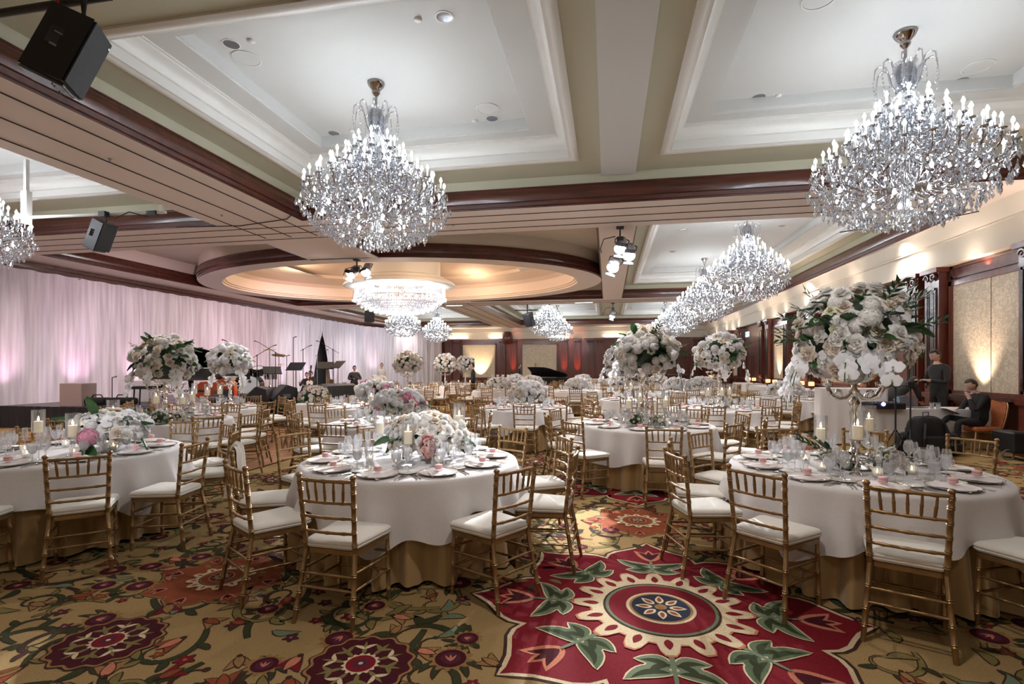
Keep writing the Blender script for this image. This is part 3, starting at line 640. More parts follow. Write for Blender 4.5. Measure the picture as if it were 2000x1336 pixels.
mb = MB().mt('wood'); mb.lathe([(0, .715), (.9, .715), (.91, .72), (.91, .738), (.9, .743), (0, .743)], 48); TOPM = mb.mesh('table_top', 40)
mb = MB().mt('steel'); mb.tube([(.42, 0, .715), (.5, 0, .4), (.52, 0, 0)], .016, 8); TLEG = mb.mesh('table_leg')

# ------------------------------------------------------------------ glasses, plates, cutlery
def gl(prof, seg=14): mb = MB().mt('glass'); mb.lathe(prof, seg, capt=False); return mb
mb = gl([(.034, 0), (.034, .003), (.006, .008), (.005, .055), (.008, .062), (.024, .075), (.036, .10), (.039, .125), (.036, .155), (.034, .16)])
mi = MB().mt('ice'); mi.lathe([(.002, .066), (.022, .077), (.034, .10), (.037, .125), (.036, .14), (0, .142)], 14)
GOB = [('goblet_bowl', mb.mesh('goblet', 60), None), ('iced_water', mi.mesh('ice', 60), None)]
WINE = gl([(.035, 0), (.035, .003), (.005, .008), (.004, .09), (.008, .10), (.028, .115), (.036, .14), (.036, .165), (.030, .20), (.029, .205)]).mesh('wine', 60)
FLUTE = gl([(.028, 0), (.028, .003), (.004, .008), (.004, .085), (.012, .10), (.021, .14), (.023, .18), (.021, .225)]).mesh('flute', 60)
mb = MB().mt('china'); mb.lathe([(.08, .0), (.09, .002), (.135, .010), (.150, .016), (.152, .019), (.148, .0185), (.135, .0135), (.1, .008), (0, .008)], 28); PL = mb.mesh('plate', 50)
mb = MB().mt('rim_gold'); mb.lathe([(.1495, .0175), (.1535, .0195), (.1535, .021), (.149, .0197)], 28, capb=False, capt=False); RIM = mb.mesh('rim')
PLATE = [('plate_well', PL, None), ('gold_rim', RIM, None)]
def napkin():
    mb = MB().mt('napkin')
    def f(u, v):
        x = (u-.5)*.20*(1-.25*v); y = (v-.5)*.25; z = .010+.022*(1-abs(2*u-1)**2)*(.4+.6*v)+.004*sin(u*17+v*4)
        return (x, y, z)
    mb.grid(f, 10, 8); mb.grid(lambda u, v: ((u-.5)*.19*(1-.25*v), (v-.5)*.24, .0095), 4, 4); return mb.mesh('napkin', 80)
NAP = napkin()
mb = MB().mt('favor'); mb.lathe([(.018, 0), (.028, .004), (.03, .014), (.028, .018), (.026, .02), (.028, .022), (.03, .026), (.028, .036), (.016, .04), (0, .04)], 12)
FAVOR = mb.mesh('favor', 50)
mb = MB().mt('silver'); mb.box((0, -.05, .003), (.008, .11, .003)); mb.box((0, .02, .0035), (.022, .03, .002))
for k in (-1.5, -.5, .5, 1.5): mb.box((k*.0055, .055, .0035), (.003, .045, .002))
FORK = mb.mesh('fork')
mb = MB().mt('silver'); mb.box((0, -.06, .003), (.01, .10, .004)); mb.prism([(-.007, -.01), (.008, -.01), (.010, .06), (.004, .11), (-.007, .09)], .001, .004); KNIFE = mb.mesh('knife')
mb = MB().mt('silver'); mb.box((0, -.05, .003), (.008, .11, .003)); mb.lathe([(.0, .001), (.014, .002), (.018, .006), (.016, .006), (0, .003)], 12, TR(0, .03, 0, s=(1, 1.5, 1))); SPOON = mb.mesh('spoon', 60)
mb = MB().mt('china'); mb.lathe([(.03, 0), (.055, .002), (.075, .01), (.076, .012), (.055, .006), (0, .005)], 18); BPL = mb.mesh('bread_plate', 50)
mb = MB().mt('votive'); mb.lathe([(.026, 0), (.03, .003), (.034, .03), (.036, .075), (.033, .075), (.031, .012), (0, .01)], 12, capt=False); VOT = mb.mesh('votive', 50)
mb = MB().mt('wax'); mb.lathe([(.02, .013), (.02, .035), (0, .036)], 10); VWX = mb.mesh('vwax')
mb = MB().mt('flame'); mb.lathe([(.001, 0), (.005, .006), (.0055, .012), (.003, .022), (0, .032)], 8); FLM = mb.mesh('flame', 80)
VOTIVE = [('glass_cup', VOT, None), ('tea_light', VWX, None, [('flame', FLM, TR(0, 0, .038, s=.8))])]
mb = MB().mt('glass'); mb.lathe([(.018, 0), (.022, .004), (.018, .05), (.012, .062)], 8); mb.mt('chrome'); mb.lathe([(.013, .062), (.014, .075), (.006, .082), (0, .083)], 8); SHAKER = mb.mesh('shaker', 50)

# pillar candle in a glass cylinder on a turned glass / silver stand
def hurricane(h, metal):
    m = 'silver' if metal else 'glass'
    mb = MB().mt(m); mb.lathe([(.055, 0), (.056, .008), (.03, .018), (.012, .03), (.016, .045), (.024, .06), (.016, .075), (.01, .09), (.012, h*.5), (.02, h*.56), (.012, h*.62), (.011, h-.05), (.022, h-.03), (.016, h-.015), (.05, h-.006), (.058, h), (0, h)], 16)
    st = mb.mesh('holder', 50)
    mb = MB().mt('clear_glass'); mb.lathe([(.052, h+.002), (.054, h+.004), (.054, h+.215), (.052, h+.215), (.0515, h+.008)], 20, capb=False, capt=False); cy_ = mb.mesh('cylinder', 60)
    return [('stand', st, None), ('glass_cylinder', cy_, None)]
HUR = {(h, mtl): hurricane(h, mtl) for h in (.1, .18, .27) for mtl in (0, 1)}
mb = MB().mt('wax'); mb.lathe([(.036, 0), (.037, .003), (.037, .095), (.034, .10), (.01, .096), (0, .096)], 16); PWX = mb.mesh('pillar', 50)
mb = MB().mt('wick'); mb.tube([(0, 0, .096), (.001, 0, .108)], .0012, 5); WK = mb.mesh('wick')
PILLAR = [('wax_body', PWX, None, [('wick', WK, None)]), ('flame', FLM, TR(0, 0, .106, s=1.35))]

# ------------------------------------------------------------------ flowers
def petal(mb, ang, el, ln, wd, cup, curl, base=.03, nu=3, nv=3, ruf=0):
    c, s_ = cos(ang), sin(ang); ce, se = cos(el), sin(el); vs = []
    for j in range(nv+1):
        v = j/nv; w = wd*sin(pi*min(1, .12+.72*v))**.8
        for i in range(nu+1):
            u = 2*i/nu-1; x = base+ln*v; z = cup*u*u*v-curl*v*v*ln+ruf*sin(i*2.3+j*1.7)
            y = w*u; x -= .18*ln*u*u*(v > .7)
            X = x*ce-z*se; Z = x*se+z*ce
            vs.append((X*c-y*s_, X*s_+y*c, Z))
    mb.add(vs, [(j*(nu+1)+i, j*(nu+1)+i+1, (j+1)*(nu+1)+i+1, (j+1)*(nu+1)+i) for j in range(nv) for i in range(nu)])
def rose_mesh(col, seed, openness=1.0):
    r = random.Random(seed); mb = MB().mt(col)
    for n, el, ln, wd, cup, curl in ((3, 1.35, .55, .26, .2, -.3), (4, 1.15, .62, .34, .22, .0), (5, .85, .72, .42, .2, .15), (6, .5, .88, .5, .16, .28), (6, .12*openness, 1.0, .5, .12, .35)):
        a0 = r.uniform(0, 6)
        for k in range(n): petal(mb, a0+2*pi*k/n+r.uniform(-.15, .15), el+r.uniform(-.08, .08), ln*r.uniform(.92, 1.06), wd, cup, curl, .02)
    return mb.mesh('rose', 80)
def ruffle_mesh(col, seed, n=46):
    r = random.Random(seed); mb = MB().mt(col)
    for k in range(n):
        t = (k+.5)/n; z = 1-1.25*t; rr_ = sqrt(max(0, 1-z*z)); a = k*2.39996
        d = Vector((rr_*cos(a), rr_*sin(a), z*.8)); q = d.to_track_quat('Z', 'Y').to_matrix().to_4x4()
        M = Matrix.Translation(d*.72) @ q @ Matrix.Rotation(r.uniform(0, 6), 4, 'Z')
        s_ = .30
        mb.add([(-s_, -s_, .02), (0, -s_, .1), (s_, -s_, .02), (-s_, 0, .1), (0, 0, .0), (s_, 0, .1), (-s_, s_, .02), (0, s_, .12), (s_, s_, -.02)], [(0, 1, 4, 3), (1, 2, 5, 4), (3, 4, 7, 6), (4, 5, 8, 7)], M)
    mb.lathe([(0, -.5), (.6, -.3), (.75, .1), (.5, .5), (0, .62)], 8); return mb.mesh('ruffle', 80)
def orchid_mesh():
    mb = MB().mt('orchid')
    for a, ln, wd in ((pi/2, .8, .34), (pi/2+2.2, .8, .3), (pi/2-2.2, .8, .3), (.1, .95, .55), (pi-.1, .95, .55)): petal(mb, a, .12, ln, wd, -.05, .12, .05, 4, 3)
    mb.mt('yellowish'); petal(mb, -pi/2, .8, .35, .14, .1, -.4, .0); return mb.mesh('orchid', 80)
def leaf_mesh(col, w=.26, seed=0):
    mb = MB().mt(col)
    def f(u, v):
        ww = w*sin(pi*min(1, v*.97+.02))**.75; x = (2*u-1)*ww; return (x, v, -.28*v*v+abs(2*u-1)*.09+.015*sin(v*14))
    mb.grid(f, 2, 6); return mb.mesh('leaf', 80)
def sprig_mesh():
    mb = MB().mt('stem'); mb.tube([(0, 0, 0), (0, .5, .04), (0, 1.0, -.06)], .012, 4); mb.mt('leaf_dark')
    for k in range(8):
        t = .25+.1*k; s_ = -1 if k % 2 else 1
        M = TR(0, t, 0, rz=-s_*.7, rx=.15, s=.33)
        mb.add([(0, 0, 0), (-.16, .4, .06), (0, 1, -.05), (.16, .4, .06), (0, .4, 0)], [(0, 4, 2, 1), (0, 3, 2, 4)], M)
    return mb.mesh('sprig', 80)
FLW = {'rose': [rose_mesh('rose', 1), rose_mesh('rose', 2, 2), rose_mesh('rose_cream', 3)], 'cream': [rose_mesh('rose_cream', 4), rose_mesh('rose', 5)], 'blush': [rose_mesh('blush', 6, .5)], 'pink': [ruffle_mesh('pink', 7, 40)],
       'peony': [ruffle_mesh('rose', 8), ruffle_mesh('rose', 9, 36)], 'hyd': [ruffle_mesh('orchid', 10)], 'orchid': [orchid_mesh()], 'bud': [rose_mesh('yellowish', 11, 3)]}
LEAF = [leaf_mesh('leaf'), leaf_mesh('leaf', .34), leaf_mesh('leaf_dark', .2)]; SPRIG = sprig_mesh()
PN = {'rose': 'rose_blossom', 'cream': 'rose_blossom', 'blush': 'rose_blossom', 'pink': 'peony_blossom', 'peony': 'peony_blossom', 'hyd': 'hydrangea_blossom', 'orchid': 'orchid_blossom', 'bud': 'rose_bud'}
def ico_mesh(col, seed=0, sub=2):
    bm = bmesh.new(); bmesh.ops.create_icosphere(bm, subdivisions=sub, radius=1)
    for v in bm.verts: v.co *= 1+.12*mnoise.noise(v.co*2.3+Vector((seed, 0, 0)))
    mb = MB().mt(col); mb.add([v.co.copy() for v in bm.verts], [tuple(v.index for v in f.verts) for f in bm.faces]); bm.free(); return mb.mesh('core', 80)
CORE = ico_mesh('leaf_dark')
def arrangement(name, label, center, rad, n, size, mix, nleaf, seed, group=None, sprigs=0, strands=(), lsize=.12, holes=.0, under=-.75):
    """blossoms set over an ellipsoid of greenery, every blossom facing outward"""
    n = int(n*1.35); r = random.Random(seed); t = thing(name, label, 'flowers', TR(*center), group); a, b, c = rad
    o = link('foliage', CORE, t, TR(0, 0, 0, s=(a*.72, b*.72, c*.72))); o['kind'] = 'stuff'
    keys = [k for k, w in mix for _ in range(w)]
    for i in range(n):
        z = 1-(1-under)*(i+.5)/n; rr_ = sqrt(max(0, 1-z*z)); an = i*2.39996+r.uniform(-.15, .15)
        d = Vector((rr_*cos(an), rr_*sin(an), z)); 
        if holes and mnoise.noise(d*1.9+Vector((seed, 1, 3))) > holes: continue
        k = r.choice(keys); p = Vector((d.x*a, d.y*b, d.z*c))*r.uniform(.84, 1.03)
        q = (d+Vector((0, 0, .25))+Vector((r.uniform(-.3, .3), r.uniform(-.3, .3), r.uniform(-.2, .2)))).to_track_quat('Z', 'Y').to_matrix().to_4x4()
        s_ = size*.8*r.uniform(.82, 1.25)*(1.1 if k in ('pink', 'peony', 'hyd') else 1)*(.6 if k == 'bud' else 1)
        link(PN[k], r.choice(FLW[k]), t, Matrix.Translation(p) @ q @ Matrix.Rotation(r.uniform(0, 6), 4, 'Z') @ Matrix.Scale(s_, 4))
    for i in range(nleaf):
        z = r.uniform(-.55, .9); an = r.uniform(0, 2*pi); rr_ = sqrt(1-z*z); d = Vector((rr_*cos(an), rr_*sin(an), z)); p = Vector((d.x*a, d.y*b, d.z*c))*.80
        q = (d+Vector((r.uniform(-.5, .5), r.uniform(-.5, .5), r.uniform(-.5, .3)))).to_track_quat('Y', 'Z').to_matrix().to_4x4()
        link('leaf', r.choice(LEAF), t, Matrix.Translation(p) @ q @ Matrix.Rotation(r.uniform(-.6, .6), 4, 'Y') @ Matrix.Scale(lsize*r.uniform(.8, 1.3), 4))
    for i in range(sprigs):
        z = r.uniform(-.1, .75); an = r.uniform(0, 2*pi); rr_ = sqrt(1-z*z); d = Vector((rr_*cos(an), rr_*sin(an), z)); p = Vector((d.x*a, d.y*b, d.z*c))*.75
        link('leaf_sprig', SPRIG, t, Matrix.Translation(p) @ d.to_track_quat('Y', 'Z').to_matrix().to_4x4() @ Matrix.Rotation(r.uniform(-1, 1), 4, 'Y') @ Matrix.Scale(.25, 4))
    for (an, ln, nb) in strands:       # hanging orchid stems
        d = Vector((cos(an), sin(an), 0)); st = MB().mt('stem'); pts = []
        for k in range(9):
            u = k/8; pts.append((d.x*a*(.8+.35*sin(u*1.5)), d.y*b*(.8+.35*sin(u*1.5)), -c*.3-ln*u**1.3))
        st.tube(pts, .004, 4); so = link('orchid_stem', st.mesh('stem'), t)
        for k in range(nb):
            u = .25+.75*k/nb; j = min(7, int(u*8)); p = Vector(pts[j]).lerp(Vector(pts[j+1]), u*8-j)
            q = (d+Vector((r.uniform(-.8, .8), r.uniform(-.8, .8), r.uniform(-.3, .3)))).to_track_quat('Z', 'Y').to_matrix().to_4x4()
            link('orchid_blossom', FLW['orchid'][0], so, Matrix.Translation(p+Vector((r.uniform(-.03, .03), r.uniform(-.03, .03), 0))) @ q @ Matrix.Scale(size*.82, 4))
    return t
# silver candelabra that lift the tall bouquets
def candelabrum(h, arms=4, s=1.0):
    mb = MB().mt('silver'); mb.lathe([(.13*s, 0), (.135*s, .01), (.12*s, .02), (.09*s, .03), (.05*s, .06), (.03*s, .09), (.028*s, .1)], 24); B = mb.mesh('base', 50)
    mb = MB().mt('silver'); pr = [(.028, .1), (.045, .12), (.05, .135), (.03, .15), (.02, .17), (.034, .2), (.04, .24), (.03, .29), (.02, .31), (.032, .325), (.02, .34)]
    k0 = .34; z = k0
    pr += [(.019, h-.2), (.03, h-.18), (.042, h-.15), (.03, h-.12), (.02, h-.1), (.035, h-.07), (.04, h-.05), (.02, h-.03), (.02, h)]
    mb.lathe([(a*s, b) for a, b in pr], 16); S_ = mb.mesh('stem', 50)
    mb = MB().mt('silver'); mb.lathe([(.02, h-.01), (.05, h), (.12, h+.03), (.16, h+.07), (.165, h+.08), (.15, h+.075), (0, h+.02)], 24); Bo = mb.mesh('bowl', 50)
    P = [('base', B, None), ('stem', S_, None), ('bowl', Bo, None)]
    mb = MB().mt('silver'); pts = [(.02, 0, h-.06), (.08, 0, h-.11), (.15, 0, h-.12), (.22, 0, h-.09), (.26, 0, h-.03), (.245, 0, h+.02), (.215, 0, h+.01), (.215, 0, h-.02)]
    mb.tube(pts, [.013, .014, .013, .012, .011, .009, .007, .004], 8)
    mb.tube([(.1, 0, h-.115), (.13, 0, h-.06), (.17, 0, h-.05), (.18, 0, h-.08)], [.009, .008, .007, .004], 6)
    mb.lathe([(.01, h-.02), (.035, h-.005), (.042, h+.01), (.01, h+.012)], 12, TR(.26, 0, 0)); A = mb.mesh('arm', 60)
    for k in range(arms): P.append(('arm', A, TR(rz=2*pi*k/arms+.4)))
    return P
# ------------------------------------------------------------------ banquet tables, laid out
#   key, descriptor, x, y, detail (3 full, 2 mid, 1 far), kind
TB = [('front centre table', -1.72, 4.34, 3, 'low', 0), ('red medallion table', 1.97, 4.6, 3, 'tall', 1), ('drape-side front table', -5.14, 4.13, 3, 'low', 2),
      ('second centre table', -3.12, 7.2, 2, 'low', 1), ('middle tall-bouquet table', .54, 7.58, 2, 'tall', 2), ('piano-side bouquet table', -6.81, 6.92, 2, 'tall', 0),
      ('rear-aisle low-bouquet table', -1.66, 10.37, 2, 'low', 1), ('buffet-side bouquet table', 2.17, 10.78, 2, 'tall', 0), ('stage corner table', -5.1, 10.1, 2, 'low', 2),
      ('bright bouquet stage table', -7.93, 9.2, 2, 'tall', 1),
      ('pink-lit aisle table', .75, 13.3, 2, 'tall', 2)]
FT = [(-6.95, 17.2, 'tall'), (-3.75, 17.7, 'low'), (-1.0, 17.8, 'low'), (2.2, 17.3, 'low'), (4.6, 14.6, 'low'), (-10.1, 21.4, 'low'), (-6.9, 21.3, 'tall'), (-3.2, 21.8, 'low'), (.4, 21.6, 'low'), (3.6, 21.3, 'low'),
      (-7.15, 25.4, 'tall'), (-4.6, 25.6, 'low'), (-1.2, 25.6, 'low'), (2.4, 25.6, 'low')]
CLOCK = ['six', 'seven', 'eight', 'nine', 'ten', 'eleven', 'twelve', 'one', 'two', 'three', 'four', 'five']
def clock_of(tx, ty, x, y):
    base = atan2(-ty, -tx)          # towards the camera = six o'clock
    return (base-atan2(y-ty, x-tx))/(2*pi)*12 % 12     # clockwise seen from above
used = {}
def put_chair(ti, desc, tx, ty, x, y, face, det):
    c = clock_of(tx, ty, x, y); order = sorted(range(12), key=lambda k: min(abs(c-k), 12-abs(c-k)))
    k = next(k for k in order if k not in used.setdefault(ti, set())); used[ti].add(k)
    place({3: CP, 2: CP_MID, 1: CP_FAR}[det], 'chiavari_chair', "gold chair, white cushion, %s o'clock place of %s" % (CLOCK[k], desc if det == 1 else 'the '+desc), 'chair', TR(x, y, 0, rz=face), 'gold chiavari chairs')
ANG = {0: [(-88, 1.22, -7), (-42, 1.24, 10), (-123, 1.22, 0), (-9, 1.24, 5), (26, 1.22, 0), (-156, 1.18, 5), (164, 1.28, -4), (62, 1.22, 0), (94, 1.2, 0), (128, 1.2, 0)],
       1: [(-135, 1.22, 0), (-101, 1.18, -14), (-64, 1.18, 0), (-164, 1.28, 0), (171, 1.2, 0), (96, 1.3, 0), (35, 1.5, 0), (64, 1.4, 0), (136, 1.2, 0), (-30, 1.2, 0)],
       2: [(-35, 1.24, -12), (-7, 1.28, 18), (28, 1.2, 0), (152, 1.15, 0), (-68, 1.25, 0), (-100, 1.2, 0), (60, 1.2, 0), (92, 1.2, 0), (122, 1.2, 0)],
       3: [(-95, 1.3, 0), (-60, 1.25, 0), (-25, 1.2, 0), (10, 1.2, 0), (45, 1.2, 0), (82, 1.2, 0), (118, 1.2, 0), (155, 1.2, 0), (-168, 1.2, 0), (-130, 1.2, 0)],
       4: [(-128, 1.3, -8), (-87, 1.45, -4), (-50, 1.2, 10), (-20, 1.3, 0), (15, 1.2, 0), (52, 1.2, 0), (90, 1.2, 0), (125, 1.2, 0), (160, 1.2, 0), (-165, 1.2, 0)],
       5: [(-58, 1.35, -5), (-92, 1.3, 0), (-28, 1.4, 0), (-10, 1.5, 8), (20, 1.25, 0), (55, 1.2, 0), (90, 1.2, 0), (125, 1.2, 0), (165, 1.2, 0)]}
def goblet(M, lab, g): place(GOB, 'water_goblet', lab, 'glass', M, g)
def lay_table(ti, desc, tx, ty, det, kind, var):
    top = thing('round_table', 'round banquet table hidden under the cloths of the '+desc, 'table', TR(tx, ty, 0), 'round banquet tables')
    link('tabletop', TOPM, top)
    for k in range(4): link('leg', TLEG, top, TR(rz=k*pi/2+.3))
    solo('gold_tablecloth', GC[var], 'floor-length gold satin underlay of the '+desc, 'tablecloth', TR(tx, ty, 0, rz=ti*.7), 'gold satin tablecloths')
    wh = solo('white_tablecloth', WC[var], 'white overlay cloth with wavy hem on the '+desc, 'tablecloth', TR(tx, ty, 0, rz=ti*1.9 if ti > 2 else 0), 'white overlay tablecloths')
    r = random.Random(100+ti); Z = .763
    angs = ANG.get(ti) or [(k*36+r.uniform(-5, 5)+ti*11, r.uniform(1.16, 1.32), r.uniform(-9, 9)) for k in range(10)]
    for a, rad, tw in angs:
        a_ = radians(a); x, y = tx+rad*cos(a_), ty+rad*sin(a_)
        put_chair(ti, desc, tx, ty, x, y, a_+pi/2+radians(tw), det)
    n = 10; a0 = {0: -88, 1: -101, 2: -35}.get(ti, ti*11)
    us = set()
    for k in range(n):
        a_ = radians(a0+k*36); c_ = clock_of(0, 0, 0, 0) if False else clock_of(tx, ty, tx+cos(a_), ty+sin(a_)); ck = next(q for q in sorted(range(12), key=lambda q: min(abs(c_-q), 12-abs(c_-q))) if q not in us); us.add(ck)
        at_ = "at the %s o'clock place, %s" % (CLOCK[ck], desc)
        S = lambda dr, ds, rz=0, s=1, z=0: Matrix.Translation((tx, ty, Z+z)) @ Matrix.Rotation(a_+pi/2, 4, 'Z') @ TR(ds, -dr, 0, rz=rz, s=s)
        place(PLATE, 'charger_plate', 'gold-rimmed white plate '+at_, 'plate', S(.73, 0), 'plates on the '+desc)
        solo('napkin', NAP, 'folded white napkin '+at_, 'napkin', S(.74, .01, r.uniform(-.5, .5)), 'napkins on the '+desc)
        solo('favor_box', FAVOR, 'small pink favor '+at_, 'favor', S(.73, .0, 0, 1.0, .036), 'pink favors on the '+desc)
        if det == 3:
            for q, ds in enumerate((-.175, -.20)): solo('fork', FORK, ('inner', 'outer')[q]+' silver fork '+at_, 'fork', S(.745, ds), 'forks on the '+desc)
            solo('knife', KNIFE, 'silver knife '+at_, 'knife', S(.745, .18), 'knives on the '+desc)
            solo('spoon', SPOON, 'silver spoon '+at_, 'spoon', S(.745, .205), 'spoons on the '+desc)
            solo('bread_plate', BPL, 'small bread plate '+at_, 'plate', S(.60, -.2), 'bread plates on the '+desc)
        j = lambda: r.uniform(-.012, .012)
        goblet(S(.56+j(), .07+j()), 'goblet of iced water '+at_, 'water goblets on the '+desc)
        solo('wine_glass', WINE, 'taller empty wine glass '+at_, 'glass', S(.50+j(), .13+j()), 'wine glasses on the '+desc)
        if det == 3 or k % 2: solo('wine_glass', WINE, 'shorter empty wine glass '+at_, 'glass', S(.57+j(), .17+j(), 0, .93), 'wine glasses on the '+desc)
        if det == 3 or k % 2 == 0: solo('champagne_flute', FLUTE, 'champagne flute '+at_, 'glass', S(.46+j(), .05+j()), 'champagne flutes on the '+desc)
    if det == 3:
        for k in range(6):
            a_ = k*pi/3+.55+ti; place(VOTIVE, 'votive_candle', 'tea light in glass cup toward %s o\'clock, %s' % (CLOCK[int(clock_of(tx, ty, tx+cos(a_), ty+sin(a_)))], desc), 'candle', TR(tx+.36*cos(a_), ty+.36*sin(a_), Z), 'votive candles on the '+desc)
        for k in range(2):
            a_ = k*pi-.75+ti; solo('salt_shaker', SHAKER, ('chrome-capped glass shaker nearer us, ', 'chrome-capped glass shaker beyond the flowers, ')[k]+desc, 'shaker', TR(tx+.42*cos(a_), ty+.42*sin(a_), Z), 'shakers on the '+desc)
    elif det == 2:
        for k in range(4):
            a_ = k*pi/2+.3+ti; place(VOTIVE, 'votive_candle', 'tea light in glass cup toward %s o\'clock, %s' % (CLOCK[int(clock_of(tx, ty, tx+cos(a_), ty+sin(a_)))], desc), 'candle', TR(tx+.34*cos(a_), ty+.34*sin(a_), Z), 'votive candles on the '+desc)
for i, (d_, x, y, det, kind, var) in enumerate(TB): lay_table(i, d_, x, y, det, kind, var)
Z = .763
def hur(x, y, h, metal, lab, z=None):
    place(HUR[(h, metal)], 'candle_holder', lab[0], 'candle holder', TR(x, y, z or Z)); place(PILLAR, 'pillar_candle', lab[1], 'candle', TR(x, y, (z or Z)+h+.002))
def hcl(x, y, h, metal, desc):
    k = 'silver' if metal else 'clear glass'
    hur(x, y, h, metal, ('%s stand with glass cylinder, %s' % (k, desc), 'lit white pillar candle in the cylinder, %s' % desc))
# front centre table
hcl(*PX(797, 4.28), .18, 0, 'front centre, in front of the pink blooms'); hcl(*PX(897, 4.72), .27, 0, 'front centre, beside the white roses'); hcl(*PX(742, 4.95), .18, 0, 'front centre, behind the bouquet')
hcl(*PX(75, 5.1), .18, 0, 'by the left frame edge'); hcl(*PX(142, 4.72), .18, 0, 'before the drape-side bouquet'); hcl(*PX(221, 5.2), .27, 0, 'beyond the drape-side bouquet')
hcl(*PX(1603, 4.5), .18, 1, 'red medallion table, drape-facing'); hcl(*PX(1675, 3.9), .27, 1, 'red medallion table, nearest us'); hcl(*PX(1697, 4.45), .27, 1, 'red medallion table, behind the silver stem')
nth = {}
for px, D, ti in ((1228, 6.9, 4), (1300, 7.0, 4), (1250, 7.9, 4), (305, 7.8, 5), (357, 7.6, 5), (375, 8.4, 5), (1383, 9.9, 7), (1410, 9.9, 7), (1425, 10.3, 7), (405, 10.2, 9), (430, 10.6, 9), (380, 10.6, 9), (812, 7.9, 3), (725, 7.9, 3), (1062, 10.6, 6), (1232, 12.9, 10), (1262, 12.9, 10)):
    x, y = PX(px, D); nth[ti] = nth.get(ti, 0)+1; wh = ('first', 'second', 'third')[nth[ti]-1]; place(HUR[(.27, ti % 2)], 'candle_holder', wh+' glass cylinder candle stand, '+TB[ti][0], 'candle holder', TR(x, y, Z), 'candle stands, '+TB[ti][0])
    place(PILLAR, 'pillar_candle', wh+' lit pillar candle, '+TB[ti][0], 'candle', TR(x, y, Z+.272), 'pillar candles, '+TB[ti][0])
# low bouquets: glass vase + flowers
mb = MB().mt('glass'); mb.lathe([(.05, 0), (.055, .004), (.07, .04), (.1, .09), (.12, .12), (.115, .12)], 20, capt=False); VASE = mb.mesh('vase', 50)
def low(ti, dx, dy, rad, n, size, mix, nl, seed, lab, z=.20, **kw):
    x, y = TB[ti][1]+dx, TB[ti][2]+dy
    solo('glass_vase', VASE, 'low glass bowl vase on the '+TB[ti][0], 'vase', TR(x, y, Z))
    arrangement('low_bouquet', lab, (x, y, Z+z), rad, n, size, mix, nl, seed, **kw)
low(0, .12, .05, (.36, .30, .19), 90, .066, (('rose', 9), ('peony', 3), ('cream', 1)), 12, 1, 'low white and blush bouquet with dark leaves on the front centre table', .21, lsize=.17, under=-.5)
t = arrangement('peach_carnation_cluster', 'peach-pink ruffled blooms in the front of the centre bouquet', (*PX(836, 4.25), Z+.15), (.05, .05, .1), 10, .05, (('blush', 1),), 0, 77, under=-.9)
low(2, .35, .1, (.36, .30, .17), 74, .07, (('orchid', 4), ('hyd', 2), ('rose', 4)), 12, 2, 'low white bouquet with one big pink bloom on the drape-side front table', .22, lsize=.2, under=-.5)
p = PX(172, 4.72); t = thing('pink_peony', 'single large pale pink peony at the front of the white bouquet', 'flower', TR(p[0], p[1], Z+.17)); link('peony_blossom', FLW['pink'][0], t, TR(0, 0, 0, rx=1.1, s=.1)); link('leaf', LEAF[1], t, TR(0, 0, -.05, rx=-1.2, rz=2.6, s=.22)); link('leaf', LEAF[1], t, TR(.02, 0, -.05, rx=-1.2, rz=3.6, s=.22))
low(3, .05, .1, (.38, .34, .22), 74, .075, (('rose', 3), ('hyd', 4), ('pink', 1)), 10, 3, 'low white bouquet with bright pink peonies on the table behind', .26, lsize=.18, under=-.5)
low(6, .05, 0, (.40, .34, .24), 64, .08, (('rose', 3), ('hyd', 4), ('pink', 0), ('blush', 1)), 7, 4, 'low white bouquet with a pink rose, facing the back doors', .28, under=-.5)
low(8, .35, -.1, (.42, .36, .24), 64, .08, (('rose', 3), ('hyd', 5), ('pink', 1)), 5, 5, 'low white and pink bouquet on the table below the stage corner', .3, under=-.5)
# tall bouquets on candelabra
def tall(ti, h, rad, n, size, mix, nl, seed, lab, zc, dx=0, dy=0, **kw):
    x, y = TB[ti][1]+dx, TB[ti][2]+dy
    place(candelabrum(h, 4), 'silver_candelabrum', 'tall silver candelabrum standing on the '+TB[ti][0], 'candelabrum', TR(x, y, Z))
    arrangement('tall_bouquet', lab, (x, y, zc), rad, n, size, mix, nl, seed, **kw)
tall(1, .68, (.43, .44, .40), 132, .088, (('rose', 5), ('cream', 5), ('peony', 2), ('orchid', 1), ('bud', 1)), 70, 11, 'huge bouquet of cream roses and dark leaves with hanging orchids', 1.83, -.01, 0, sprigs=34, holes=.18, lsize=.15, under=-.8,
     strands=((pi+.1, .42, 8), (pi-.5, .5, 9), (-1.5, .28, 5), (-1.8, .26, 4), (-2.1, .24, 4)))
tall(4, .72, (.43, .42, .36), 120, .085, (('rose', 6), ('hyd', 3), ('peony', 2)), 40, 12, 'tall white bouquet with green centre leaves over the middle table', 1.80, sprigs=14, holes=.25, lsize=.16, strands=((pi, .5, 8), (-.2, .45, 7)))
tall(5, .55, (.46, .42, .36), 104, .085, (('rose', 5), ('cream', 3), ('peony', 2)), 40, 13, 'tall white rose bouquet against the pink drape near the piano', 1.70, sprigs=6, holes=.25, lsize=.18, strands=((pi+.4, .5, 8), (-.5, .5, 8), (-1.3, .3, 4)))
tall(9, .55, (.40, .38, .34), 84, .09, (('rose', 3), ('hyd', 4), ('orchid', 2)), 10, 14, 'bright white bouquet beside the stage behind the bigger one', 1.72, .25, .2, lsize=.16, strands=((pi, .5, 6), (-.4, .6, 8)))
